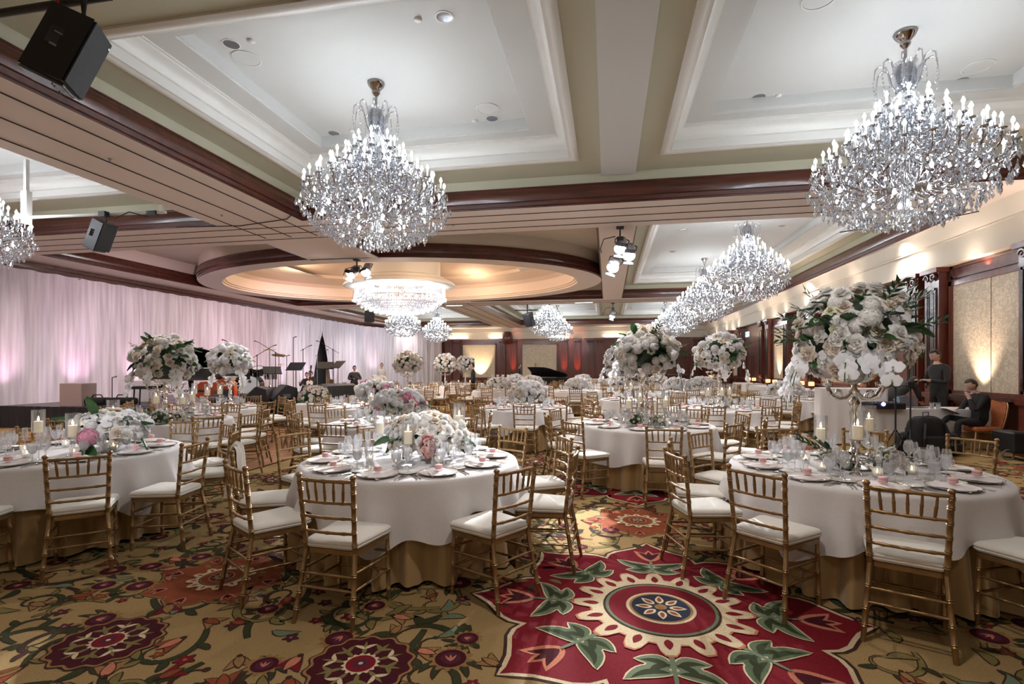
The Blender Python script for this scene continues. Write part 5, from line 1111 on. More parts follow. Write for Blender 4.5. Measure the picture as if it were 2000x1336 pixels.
XM = SX0+(SX1-SX0)*2/3; mb = MB().mt('stage_black'); mb.grid(lambda u, v: (SX0+(XM-SX0+.05)*u, 10.75-.02*sin(u*120), (SZ)*(1-v)+.01), 160, 2); mb.grid(lambda u, v: (XM+.05, 10.75+(SY0-10.8)*u, SZ*(1-v)+.01), 20, 2); mb.grid(lambda u, v: (XM+(SX1-XM+.05)*u, SY0-.05-.02*sin(u*70), (SZ)*(1-v)+.01), 90, 2); mb.grid(lambda u, v: (SX1+.05+.01*sin(u*40), SY0-.05+.95*u, SZ*(1-v)+.01), 20, 2); solo('stage_skirt', mb.mesh('sk', 80), 'black skirting around the near corner of the stage', 'skirt')
mb = MB().mt('white_trim'); mb.box((SX1-.9, SY0+.2, SZ+.012), (1.9, .5, .02)); solo('white_runner', mb.mesh('rn'), 'white cloth strip on the near stage corner', 'cloth')

def grand_piano(M, lab, lid=True, fin='black_gloss'):
    t = thing('grand_piano', lab, 'piano', M)
    ol = [(-.75, 0), (.75, 0), (.75, .5), (.72, .95), (.55, 1.25), (.3, 1.45), (.05, 1.75), (-.2, 1.98), (-.5, 2.02), (-.7, 1.85), (-.75, 1.5)]
    mb = MB().mt(fin); mb.prism(ol, .66, .98); link('case', mb.mesh('case'), t)
    mb = MB().mt(fin); a = radians(22); mb.prism([(x, y) for x, y in ol], 0, .025, Matrix.Translation((-.75, 0, 1.0)) @ Matrix.Rotation(-a if lid else 0, 4, 'Y') @ Matrix.Translation((.75, 0, 0))); link('lid', mb.mesh('lid'), t)
    mb = MB().mt('black'); mb.tube([(.5, .7, .98), (.45, .7, 1.35)], .012, 5); link('lid_prop', mb.mesh('prop'), t)
    for x, y in ((-.62, .25), (.62, .25), (-.35, 1.7)):
        mb = MB().mt('black_gloss'); mb.lathe([(.03, 0), (.03, .06), (.04, .08), (.045, .3), (.07, .55), (.08, .66)], 10, TR(x, y, 0)); link('leg', mb.mesh('lg', 50), t)
    mb = MB().mt('black_gloss'); mb.box((0, -.1, .70), (1.5, .26, .06)); mb.mt('china'); mb.box((0, -.12, .74), (1.25, .15, .02)); mb.mt('black_gloss')
    for k in range(36):
        if k % 7 not in (2, 6): mb.box((-.61+k*.0349, -.09, .755), (.014, .09, .012))
    link('keyboard', mb.mesh('kb'), t)
    mb = MB().mt('black_gloss'); mb.box((0, .16, 1.12), (.7, .02, .26), rot=(-.2, 0, 0)); link('music_desk', mb.mesh('md'), t)
    mb = MB().mt('brass'); mb.tube([(0, .2, .66), (0, .22, .12)], .02, 6)
    for k in (-.06, 0, .06): mb.box((k, .14, .1), (.03, .12, .015))
    link('pedal_lyre', mb.mesh('pl'), t); return t
x, y = PX(318, 14.3); grand_piano(TR(x, y+.2, SZ, rz=-1.35), 'black grand piano on the stage behind the tall white bouquet')
mb = MB().mt('black'); mb.bbox((0, 0, .47), (.7, .35, .08), .01)
for sx in (-1, 1):
    for sy in (-1, 1): mb.tube([(sx*.3, sy*.13, 0), (sx*.28, sy*.13, .43)], .018, 6)
x, y = PX(290, 13.9); solo('piano_bench', mb.mesh('pb'), 'black bench by the stage piano', 'bench', TR(x, y, SZ, rz=.3))
grand_piano(TR(-4.3, 29.0, 0, rz=-1.75), 'dark grand piano in front of the far wallpaper panel', True, 'black_cloth')

# drum kit
DKx, DKy = PX(492, 16.3)
t = thing('drum_kit', 'drum kit with white bass drum head on the stage', 'drums', TR(DKx, DKy, SZ+.15, rz=.35))
mb = MB().mt('deck'); mb.bbox((0, 0, .075), (2.2, 1.8, .15), .01); solo('drum_riser', mb.mesh('dr'), 'low dark riser under the drum kit', 'platform', TR(DKx, DKy+.2, SZ))
def drum(name, M, r, d, shell='wood', head='drumhead'):
    mb = MB().mt(shell); mb.lathe([(r, -d/2), (r, d/2)], 28, M, capb=False, capt=False); b = link(name, mb.mesh(name, 50), t)
    mb = MB().mt(head); mb.lathe([(0, d/2), (r-.005, d/2)], 28, M, capb=False, capt=False); mb.lathe([(r-.005, -d/2), (0, -d/2)], 28, M, capb=False, capt=False); link('head', mb.mesh('hd'), b)
    mb = MB().mt('chrome')
    for z in (-d/2, d/2): mb.lathe([(r, z-.012), (r+.012, z-.012), (r+.012, z+.012), (r, z+.012)], 28, M, capb=False, capt=False)
    for k in range(8): a = 2*pi*k/8; mb.box(((r+.012)*cos(a), (r+.012)*sin(a), 0), (.015, .015, d*.8), M)
    link('hoop', mb.mesh('hp', 50), b)
drum('bass_drum', TR(0, 0, .30, rx=pi/2), .30, .40, 'burg' if False else 'black_gloss'); drum('tom', TR(-.16, .05, .74, rx=.4), .15, .2, 'black_gloss'); drum('tom', TR(.18, .05, .74, rx=.4), .16, .22, 'black_gloss'); drum('floor_tom', TR(-.52, .5, .42), .2, .36, 'black_gloss'); drum('snare', TR(.42, .5, .55), .18, .14, 'chrome')
mb = MB().mt('grey'); mb.lathe([(0, 0), (.05, 0), (.05, .001)], 16, TR(0, -.203, .42, rx=pi/2)); link('badge', mb.mesh('bg'), t)
for x_, y_, z_, r_, ta in ((-.75, .1, 1.05, .24, .15), (.75, .2, 1.25, .22, -.2), (.5, .1, 1.42, .2, .1), (.7, .6, .95, .18, 0)):
    mb = MB().mt('brass'); mb.lathe([(r_, 0), (r_*.4, .012), (.05, .02), (.03, .035), (0, .036)], 24, TR(x_, y_, z_, rx=ta)); c = link('cymbal', mb.mesh('cym', 40), t)
    mb = MB().mt('chrome'); mb.tube([(x_, y_, 0), (x_, y_, z_+.03)], .01, 6)
    for k in range(3): mb.tube([(x_, y_, .3), (x_+.22*cos(k*2.1), y_+.22*sin(k*2.1), .0)], .008, 5)
    link('cymbal_stand', mb.mesh('cs'), c)
# double bass lying on its side + orange-red case
def double_bass(M, lab):
    t = thing('double_bass', lab, 'instrument', M); half = [(0, 0), (.2, .02), (.32, .12), (.36, .28), (.30, .42), (.23, .52), (.22, .6), (.26, .72), (.24, .9), (.14, 1.02), (.03, 1.08)]
    pts = half+[(-x, y) for x, y in half[::-1][:-1]]
    mb = MB().mt('orange_gloss'); mb.prism(pts, -.1, .1); link('body', mb.mesh('body'), t)
    mb = MB().mt('black'); mb.box((0, 1.2, .1), (.05, .9, .03)); mb.box((0, .35, .15), (.16, .02, .1)); link('neck', mb.mesh('neck'), t)
    mb = MB().mt('orange_gloss'); mb.lathe([(.0, -.04), (.05, -.03), (.05, .03), (0, .04)], 10, TR(0, 1.7, .08)); link('scroll', mb.mesh('scr'), t)
    mb = MB().mt('steel')
    for k in range(4): mb.tube([(-.02+.013*k, .15, .12), (-.02+.013*k, .35, .2), (-.01+.008*k, 1.62, .12)], .002, 4)
    link('string', mb.mesh('st'), t)
x, y = PX(455, 14.2); double_bass(TR(x+.1, y, SZ+.37, rx=pi/2, rz=.25, ry=-pi/2), 'orange double bass lying on its side next to the drums')
x, y = PX(425, 15.0); double_bass(TR(x-.3, y, SZ+.0, rx=1.25, rz=.4, s=.55), 'small orange-red cello leaning behind the stage monitors')

def mic_stand(px, D, h, boom, lab, z=SZ, ang=None, kind='mic'):
    x, y = PX(px, D); a = R.uniform(0, 6.28) if ang is None else ang; t = thing('microphone_stand', lab, 'stand', TR(x, y, z, rz=a))
    mb = MB().mt('black'); mb.tube([(0, 0, .1), (0, 0, h)], .011, 6)
    for k in range(3): mb.tube([(0, 0, .18), (.3*cos(k*2.09), .3*sin(k*2.09), .01)], .009, 5)
    link('tripod', mb.mesh('tp'), t); e = (0, 0, h)
    if boom:
        mb = MB().mt('black'); e = (boom*.75, 0, h+abs(boom)*.45); mb.tube([(-boom*.35, 0, h-abs(boom)*.2), e], .008, 6); mb.lathe([(.02, -.02), (.02, .02)], 8, TR(0, 0, h)); link('boom_arm', mb.mesh('ba'), t)
    mb = MB().mt('grey'); d = .1 if boom >= 0 else -.1; mb.tube([e, (e[0]+d*.7, 0, e[2]+.02), (e[0]+d, 0, e[2]+.03)], [.012, .014, .022], 8); link('microphone', mb.mesh('mic', 50), t)
    return t
for px, D, h, b, l in ((470, 14.2, 1.5, -.55, 'mic stand with boom leaning toward the drums, tallest'), (502, 14.6, 1.35, .6, 'mic stand behind the bass drum'), (538, 15.2, 1.45, -.7, 'mic stand with long boom over the cymbals'), (573, 16.2, 1.95, 0, 'straight tall mic stand in the middle of the stage'), (592, 17, 1.6, .25, 'mic stand near the curtain opening'),
                       (622, 17.4, 1.45, .3, 'mic stand before the dark opening'), (650, 17.2, 1.6, -.6, 'boom mic stand at the aisle end of the stage'), (443, 15.5, 1.5, .4, 'mic stand just clear of the white bouquet'), (560, 17.5, 1.4, 0, 'chrome instrument stand in mid stage')):
    mic_stand(px, D, h, b, l, ang=YAW)
x, y = PX(219, 13.2); mic_stand(219, 13.2, .75, 0, 'short mic stand standing by the coiled cases at the drape')
def music_stand(px, D, h, lab, a=0):
    x, y = PX(px, D); t = thing('music_stand', lab, 'stand', TR(x, y, SZ, rz=a)); mb = MB().mt('black'); mb.tube([(0, 0, .1), (0, 0, h)], .012, 6)
    for k in range(3): mb.tube([(0, 0, .15), (.24*cos(k*2.09), .24*sin(k*2.09), .01)], .009, 5)
    link('tripod', mb.mesh('tp'), t); mb = MB().mt('black'); mb.box((0, 0, h+.12), (.5, .02, .32), rot=(-.8, 0, 0)); mb.box((0, -.13, h+.02), (.5, .06, .015)); link('desk', mb.mesh('dk'), t)
for px, D, h, l, a in ((449, 14.0, .95, 'black music stand beside the white bouquet', -.5), (578, 15.0, .92, 'black music stand in mid stage', 0), (636, 16.6, .95, 'black music stand before the saxophone', .4), (660, 16.4, .98, 'black music stand nearest the aisle', -.5), (532, 15.6, .8, 'tilted black music stand behind the monitors', .8)): music_stand(px, D, h, l, a)
def wedge(px, D, s, a, lab, z=SZ):
    x, y = PX(px, D); t = thing('monitor_wedge', lab, 'speaker', TR(x, y, z, rz=a, s=s)); pr = [(-.25, 0), (.25, 0), (.27, .12), (-.02, .42), (-.20, .36)]
    mb = MB().mt('black'); n = len(pr); vs = [(-.3, p[0], p[1]) for p in pr]+[(.3, p[0], p[1]) for p in pr]; mb.add(vs, [tuple(range(n-1, -1, -1)), tuple(range(n, 2*n))]+[(i, (i+1) % n, n+(i+1) % n, n+i) for i in range(n)]); link('cabinet', mb.mesh('cab'), t)
    mb = MB().mt('grey'); mb.box((0, .135, .277), (.52, .36, .012), rot=(-radians(46), 0, 0)); link('grille', mb.mesh('gr'), t)
    mb = MB().mt('grey'); mb.bbox((-.302, 0, .2), (.006, .14, .08), .002); mb.bbox((.302, 0, .2), (.006, .14, .08), .002); link('handle', mb.mesh('hn'), t)
for px, D, s, a, l in ((432, 14.0, 1.0, 2.6, 'black stage monitor beside the glass candles'), (505, 13.4, 1.25, 2.0, 'big grey-faced stage monitor before the bass drum'), (553, 13.8, 1.3, 2.4, 'black stage monitor above the stage flowers'), (520, 15.4, 1.0, 1.2, 'small stage monitor tipped behind the others'), (613, 15.6, 1.15, .9, 'stage monitor with carry handle facing us, first of the far pair'), (645, 16.2, 1.2, 1.2, 'stage monitor nearest the aisle flowers'), (672, 17.6, 1.1, 1.0, 'last stage monitor toward the aisle')): wedge(px, D, s, a, l)
mb = MB().mt('cardboard'); mb.bbox((0, 0, .3), (.62, .45, .6), .01); x, y = PX(153, 13.5); solo('cardboard_box', mb.mesh('cb'), 'plain pinkish box on the stage by the drape', 'box', TR(x, y, SZ, rz=.1))
mb = MB().mt('cloth_white'); mb.bbox((0, 0, .32), (.5, .45, .64), .02); x, y = PX(285, 15.0); solo('draped_box', mb.mesh('db'), 'pale draped box lit pink beside the piano', 'box', TR(x, y, SZ, rz=.2))
for px, l, s in ((190, 'black soft equipment case by the box', 1), (238, 'black soft equipment case behind the short stand', 1.1)):
    x, y = PX(px, 13.5); mb = MB().mt('black_cloth'); mb.bbox((0, 0, .12), (.62*s, .35, .2), .07, seg=2); mb.tube([(-.15, 0, .2), (-.1, 0, .29), (.1, 0, .29), (.15, 0, .2)], .015, 5); solo('equipment_case', mb.mesh('ec', 50), l, 'case', TR(x, y, SZ, rz=.2))
mb = MB().mt('black'); mb.tube([(0, 0, 0), (.5, .2, .006), (1.0, -.1, .006), (1.4, .1, .006)], .01, 5); x, y = PX(262, 13.2); solo('stage_cable', mb.mesh('sc'), 'black cable lying along the stage edge', 'cable', TR(x, y, SZ))
x, y = PX(596, 13.8); arrangement('stage_corner_flowers', 'cascading blush and cream flowers on the stage corner', (x+.4, y-.2, .75), (.42, .35, .36), 70, .07, (('blush', 1), ('cream', 5), ('rose', 4)), 14, 60, strands=((-.5, .3, 4),))
x, y = PX(560, 13.6); arrangement('trailing_greenery', 'dark leafy tail of the stage flowers', (x+.35, y-.35, .52), (.25, .2, .18), 6, .05, (('cream', 1),), 22, 61)
mb = MB().mt('cloth_white'); mb.bbox((0, 0, .33), (.6, .5, .66), .03); x, y = PX(580, 13.2); solo('white_planter', mb.mesh('wp'), 'white draped pedestal under the stage flowers', 'pedestal', TR(x+.35, y, 0, rz=.2))

# ------------------------------------------------------------------ people
def person(lab, M, joints, cols, look=0, tilt=0, hair='hair', hairlen=0, group=None, facing_detail=True, held=None):
    """one continuous skinned body; joints override the standing pose, y is forward"""
    J = dict(pelvis=(0, 0, .96), belly=(0, .0, 1.12), chest=(0, .0, 1.33), neck=(0, .0, 1.50), skull=(0, .02, 1.58),
             shL=(-.18, 0, 1.42), elL=(-.23, -.03, 1.14), wrL=(-.24, .08, .90), shR=(.18, 0, 1.42), elR=(.23, -.03, 1.14), wrR=(.24, .08, .90),
             hpL=(-.10, 0, .92), knL=(-.11, .02, .50), anL=(-.11, -.03, .08), toL=(-.13, .14, .035), hpR=(.10, 0, .92), knR=(.11, .02, .50), anR=(.11, -.03, .08), toR=(.13, .14, .035))
    RD = dict(pelvis=(.155, .115), belly=(.15, .11), chest=(.165, .12), neck=(.055, .055), skull=(.05, .05), shL=(.075, .075), shR=(.075, .075), elL=(.047, .047), elR=(.047, .047), wrL=(.03, .03), wrR=(.03, .03),
              hpL=(.095, .095), hpR=(.095, .095), knL=(.062, .062), knR=(.062, .062), anL=(.042, .042), anR=(.042, .042), toL=(.04, .03), toR=(.04, .03))
    J.update(joints); names = list(J); V = [J[n] for n in names]; ix = {n: i for i, n in enumerate(names)}; rad = [RD[n] for n in names]
    E_ = [('pelvis', 'belly'), ('belly', 'chest'), ('chest', 'neck'), ('neck', 'skull'), ('chest', 'shL'), ('shL', 'elL'), ('elL', 'wrL'), ('chest', 'shR'), ('shR', 'elR'), ('elR', 'wrR'), ('pelvis', 'hpL'), ('hpL', 'knL'), ('knL', 'anL'), ('anL', 'toL'), ('pelvis', 'hpR'), ('hpR', 'knR'), ('knR', 'anR'), ('anR', 'toR')]
    E_ = [(ix[a], ix[b]) for a, b in E_]; hand = set()
    for s_ in 'LR':
        w = Vector(J['wr'+s_]); d = (w-Vector(J['el'+s_])).normalized(); sd = d.cross(Vector((0, 0, 1))); sd = sd.normalized() if sd.length > .1 else Vector((1, 0, 0)); nn = sd.cross(d)
        pb = len(V); V.append(tuple(w+d*.05)); rad.append((.034, .02)); E_.append((ix['wr'+s_], pb)); hand.add(pb)
        for q, ln in enumerate((.055, .065, .06, .045)):
            a = w+d*.085+sd*(-.026+.0175*q); b = a+d*ln*.5-nn*.006; c = b+d*ln*.4-nn*.02
            i0 = len(V); V += [tuple(a), tuple(b), tuple(c)]; rad += [(.0105, .0105), (.009, .009), (.008, .008)]; E_ += [(pb, i0), (i0, i0+1), (i0+1, i0+2)]; hand |= {i0, i0+1, i0+2}
        i0 = len(V); V += [tuple(w+d*.045+sd*-.04), tuple(w+d*.08+sd*-.055)]; rad += [(.012, .012), (.009, .009)]; E_ += [(pb, i0), (i0, i0+1)]; hand |= {i0, i0+1}
    me = bpy.data.meshes.new('body'); me.from_pydata(V, E_, []); o = bpy.data.objects.new('tmp', me); COL.objects.link(o)
    o.modifiers.new('s', 'SKIN'); me.skin_vertices[0].data[0].use_root = True
    for i, r_ in enumerate(rad): me.skin_vertices[0].data[i].radius = r_
    o.modifiers.new('u', 'SUBSURF').levels = 1; dg = bpy.context.evaluated_depsgraph_get(); ev = o.evaluated_get(dg); bm_ = bpy.data.meshes.new_from_object(ev); bpy.data.objects.remove(o)
    top, legs, feet = cols; mats_ = ['skin', top, legs, feet, 'wick', 'hair']
    seg = [(a, b) for a, b in E_]; VV = [Vector(v) for v in V]; MB_ = MB(); MB_.ml = mats_
    verts = [v.co.copy() for v in bm_.vertices]
    def mclass(c):
        best = None
        for a, b in seg:
            ab = VV[b]-VV[a]; t_ = max(0, min(1, (c-VV[a]).dot(ab)/max(1e-9, ab.length_squared))); d = (c-VV[a]-ab*t_).length-(rad[a][0]*(1-t_)+rad[b][0]*t_)*.8
            if best is None or d < best[0]: best = (d, a, b, t_)
        _, a, b, t_ = best; na = names[a] if a < len(names) else 'h'; nb = names[b] if b < len(names) else 'h'
        if nb == 'h' or nb == 'skull' or (nb == 'neck' and t_ > .97): return 0
        if na.startswith('el') and t_ > .93: return 0
        if nb.startswith('to') or (nb.startswith('an') and t_ > .93): return 3
        if nb[:2] in ('kn', 'an', 'hp') or na == 'pelvis' and nb != 'belly': return 2
        return 1
    for p in bm_.polygons:
        MB_.m.append(mclass(p.center)); MB_.f.append(tuple(p.vertices))
    MB_.v = [tuple(v) for v in verts]
    # head: skull with brow, nose, mouth, ears, eyes
    hc = Vector(J['skull'])+Vector((0, .015, .085)); HM = Matrix.Translation(hc) @ Matrix.Rotation(look, 4, 'Z') @ Matrix.Rotation(tilt, 4, 'X')
    def hp(u, v):
        a = 2*pi*u; b = pi*(v-.5); x, y, z = cos(b)*sin(a)*.075, cos(b)*cos(a)*.093, sin(b)*.118
        f = max(0, cos(a))*cos(b)
        if z < -.02: x *= 1-.28*min(1, (-z-.02)/.08); y = y*(1-.12*min(1, (-z-.02)/.08))
        if f > .9 and -.035 < z < .02: y += .018*(1-abs(z+.012)/.03)*(f-.9)*10
        if f > .7 and abs(z-.012) < .012: y -= .006
        if f > .8 and abs(z+.055) < .006: y += .003
        return (x, y, z)
    MB_.cur = 0; MB_.grid(hp, 24, 18, HM, wrap=True)
    MB_.add([(0, .088, .01), (-.014, .095, -.026), (.014, .095, -.026), (0, .118, -.022), (0, .095, -.034)], [(0, 1, 3), (0, 3, 2), (1, 4, 3), (2, 3, 4)], HM)
    for s_ in (-1, 1): MB_.lathe([(0, -.03), (.012, -.02), (.016, .0), (.014, .02), (0, .03)], 8, HM @ TR(s_*.076, -.005, .0))
    MB_.cur = 4
    for s_ in (-1, 1): MB_.lathe([(0, -.006), (.008, 0), (0, .006)], 8, HM @ TR(s_*.03, .083, .012))
    MB_.box((0, .088, -.055), (.04, .006, .004), HM)
    MB_.cur = 5
    for s_ in (-1, 1): MB_.box((s_*.03, .088, .03), (.03, .006, .006), HM)
    t = solo('person', MB_.mesh('person', 80, mats_), lab, 'person', M, group)
    mh = MB().mt(hair)
    def hh(u, v):
        a = 2*pi*u; b = pi*(.5-.5*v*(1.0+.25*(cos(a) < .2)+hairlen)) if True else 0; b = max(b, -.5 if cos(a) < .1 else .66)
        k = 1.09+.02*sin(a*7)*sin(b*5); return (cos(b)*sin(a)*.077*k, cos(b)*cos(a)*.095*k-.004, sin(b)*.12*k+.002)
    mh.grid(hh, 24, 8, HM, wrap=True); link('hair', mh.mesh('hair', 80), t)
    return t
BLK = ('suit', 'suit', 'black')
PM = lambda px, D, face, z=0: TR(*PX(px, D), z, rz=YAW+face)
# standing man in a dark jacket looking down at a phone (faces left)
t = person('man in black jacket standing behind the white work table, looking down at a phone', PM(1834, 10.95, pi/2, .0) @ Matrix.Scale(1.1, 4), dict(elL=(-.25, .06, 1.14), wrL=(-.12, .30, 1.18), elR=(.25, .06, 1.14), wrR=(.10, .31, 1.18), neck=(0, .03, 1.50), skull=(0, .06, 1.57)), BLK, 0, -.45)
mb = MB().mt('black_gloss'); mb.bbox((0, 0, 0), (.075, .15, .01), .003); mb.mt('screen'); mb.box((0, 0, .0055), (.065, .13, .001)); solo('phone', mb.mesh('ph'), 'phone held by the standing man at the work table', 'phone', PM(1834, 10.95, pi/2, .0) @ TR(-.01, .43, 1.32, rx=.6))
# seated man with a tablet
SM = PM(1912, 9.75, pi/2-.1)
t = person('man in black sitting on the orange chair, hand at his chin, reading a tablet', SM, dict(pelvis=(0, 0, .53), belly=(0, -.02, .70), chest=(0, .0, .92), neck=(0, .06, 1.09), skull=(0, .12, 1.15), shL=(-.18, .02, 1.01), shR=(.18, .02, 1.01), hpL=(-.10, .04, .52), hpR=(.10, .04, .52),
           knL=(-.13, .46, .56), anL=(-.12, .46, .10), toL=(-.12, .62, .04), knR=(.11, .46, .62), anR=(-.05, .70, .50), toR=(-.06, .80, .38), elL=(-.22, .22, .76), wrL=(-.10, .24, 1.0), elR=(.24, .16, .74), wrR=(.08, .36, .74)), BLK, 0, -.5, 'hair_brown')
mb = MB().mt('black_gloss'); mb.bbox((0, 0, 0), (.18, .25, .01), .003); mb.mt('screen'); mb.box((0, 0, .0055), (.16, .22, .001)); solo('tablet', mb.mesh('tb'), 'glowing tablet on the lap of the seated man', 'tablet', SM @ TR(.02, .5, .74, rx=.4))
# banquet chairs in orange patterned fabric
def orange_chair(M, lab):
    t = thing('upholstered_chair', lab, 'chair', M, None)
    mb = MB().mt('orange_fabric'); mb.bbox((0, 0, .42), (.46, .46, .09), .03, seg=2); link('seat', mb.mesh('seat', 60), t)
    def f(u, v):
        w = .21*(.86+.18*sin(pi*(.15+.7*v)))*(1 if v < .8 else sqrt(max(0, 1-((v-.8)/.21)**2))*.35+.65); x = (2*u-1)*w; return (x, -.23-.10*v-.02*cos(u*pi*2)*0-.03*(1-(2*u-1)**2), .44+.50*v)
    mb = MB().mt('orange_fabric'); mb.grid(f, 10, 12); mb.grid(lambda u, v: (f(1-u, v)[0], f(1-u, v)[1]-.05, f(1-u, v)[2]), 10, 12)
    for v_ in range(12):
        for e in (0, 1): a, b = f(e, v_/12), f(e, (v_+1)/12); mb.add([a, b, (b[0], b[1]-.05, b[2]), (a[0], a[1]-.05, a[2])], [(0, 1, 2, 3)])
    a = [f(k/10, 1) for k in range(11)]; mb.add(a+[(p[0], p[1]-.05, p[2]) for p in a], [(k, k+1, 12+k, 11+k) for k in range(10)]); link('backrest', mb.mesh('back', 60), t)
    mb = MB().mt('gold_light'); mb.tube([(p[0]*1.02, p[1]-.025, p[2]+.004) for p in [f(0, k/10) for k in range(11)]+[f(k/8, 1) for k in range(1, 8)]+[f(1, 1-k/10) for k in range(11)]], .011, 5); link('back_frame', mb.mesh('bf', 60), t)
    for sx in (-1, 1):
        for sy in (-1, 1): mb = MB().mt('gold_light'); mb.tube([(sx*.19, sy*.19, .38), (sx*.22, sy*.24, 0)], .015, 6); link('leg', mb.mesh('lg'), t)
orange_chair(SM, 'orange patterned banquet chair under the seated man'); orange_chair(PM(1866, 11.4, pi/2+.5), 'orange patterned banquet chair behind the work table')
# man bent over the gear, partly hidden by the hanging orchids
person('person bending low over the gear in a dark jacket with pale blue showing', PM(1745, 11.0, -1.3, .0), dict(belly=(0, .10, 1.08), chest=(0, .32, 1.17), neck=(0, .50, 1.20), skull=(0, .56, 1.17), shL=(-.18, .36, 1.2), shR=(.18, .36, 1.2), elL=(-.2, .45, .95), elR=(.2, .45, .95), wrL=(-.14, .6, .85), wrR=(.14, .6, .85)), ('suit', 'shirt_blue', 'black'), 0, -.6)
# stage people, distant staff
person('seated guitarist in dark clothes before the curtain opening', PM(601, 22.2, pi, .0), dict(pelvis=(0, 0, .53), belly=(0, .0, .70), chest=(0, .03, .92), neck=(0, .06, 1.09), skull=(0, .08, 1.15), shL=(-.18, .02, 1.01), shR=(.18, .02, 1.01), hpL=(-.10, .04, .52), hpR=(.10, .04, .52), knL=(-.15, .45, .52), anL=(-.15, .45, .09), toL=(-.15, .6, .04), knR=(.15, .45, .52), anR=(.15, .45, .09), toR=(.15, .6, .04), elL=(-.26, .15, .78), wrL=(-.1, .3, .8), elR=(.26, .15, .78), wrR=(.2, .35, .9)), BLK, 0, -.3)
person('second musician in black beside the dark opening', PM(610, 23.2, pi-.5, .0), dict(pelvis=(0, 0, .6), belly=(0, .0, .77), chest=(0, .03, .98), neck=(0, .06, 1.15), skull=(0, .08, 1.21), shL=(-.18, .02, 1.07), shR=(.18, .02, 1.07), hpL=(-.10, .04, .58), hpR=(.10, .04, .58), knL=(-.15, .45, .56), anL=(-.15, .4, .09), toL=(-.15, .55, .04), knR=(.15, .45, .56), anR=(.15, .4, .09), toR=(.15, .55, .04), elL=(-.26, .15, .82), wrL=(-.1, .3, .85), elR=(.26, .15, .82), wrR=(.2, .35, .9)), BLK, 0, -.3)
person('photographer in black holding a camera in front of the drape', PM(692, 21, pi+.6, 0) @ Matrix.Scale(.92, 4), dict(elL=(-.28, .08, 1.18), wrL=(-.08, .3, 1.2), elR=(.28, .08, 1.18), wrR=(.08, .3, 1.2)), ('suit', 'suit', 'black'), 0, -.35)
mb = MB().mt('black'); mb.bbox((0, 0, 0), (.14, .08, .1), .01); mb.lathe([(.035, .04), (.04, .14)], 12, TR(0, 0, 0, rx=-pi/2)); solo('camera_body', mb.mesh('cm'), 'black photo camera held by the photographer', 'camera', PM(692, 21, pi+.6, 0) @ TR(0, .35, 1.12))
person('waiter in white jacket behind the buffet near the drape', PM(746, 27, pi, 0), {}, ('shirt_white', 'suit', 'black'))
person('dark-suited waiter walking past the far bouquet', PM(924, 22.5, pi/2, -.02), dict(knL=(-.11, .1, .5), knR=(.11, -.05, .5)), BLK, 0, 0)
person('dark figure standing at the end of the far piano', PM(1014, 31, -pi/2, 0), {}, BLK)
person('pianist seated behind the dark piano, head just showing', PM(1046, 31.5, pi, 0), dict(elL=(-.25, .1, 1.14), wrL=(-.1, .3, 1.1), elR=(.25, .1, 1.14), wrR=(.10, .31, 1.0)), BLK)
# guitars
def guitar(M, lab, col='cardboard'):
    t = thing('guitar', lab, 'instrument', M); h = [(0, 0), (.12, .01), (.18, .08), (.19, .16), (.14, .25), (.11, .3), (.13, .38), (.12, .45), (.04, .5)]
    mb = MB().mt(col); mb.prism(h+[(-x, y) for x, y in h[::-1][:-1]], -.04, .04); link('body', mb.mesh('gb'), t); mb = MB().mt('black'); mb.box((0, .75, .045), (.05, .6, .02)); mb.box((0, 1.1, .045), (.08, .14, .02)); mb.lathe([(.045, 0), (.045, .002), (0, .002)], 14, TR(0, .3, .041)); link('neck', mb.mesh('gn'), t)
x, y = PX(603, 21.6); guitar(TR(x, y, .55, rx=1.2, rz=.3), 'tan acoustic guitar held in front of the curtain opening', 'rose_cream')
x, y = PX(636, 17.6)
mb = MB().mt('brass'); mb.tube([(0, 0, 1.0), (.02, 0, .9), (.02, 0, .5), (.06, 0, .3), (.14, 0, .3), (.2, 0, .45), (.22, 0, .6)], [.01, .015, .03, .045, .05, .06, .085], 10); mb.mt('chrome'); mb.tube([(.035, -.03, .85), (.05, -.03, .4)], .008, 5); mb.mt('black'); mb.tube([(.1, .1, 0), (.08, 0, .4)], .01, 5); mb.tube([(-.1, -.1, 0), (.08, 0, .4)], .01, 5)
solo('saxophone', mb.mesh('sax', 60), 'brass saxophone on its stand by the curtain opening', 'instrument', TR(x, y, SZ))

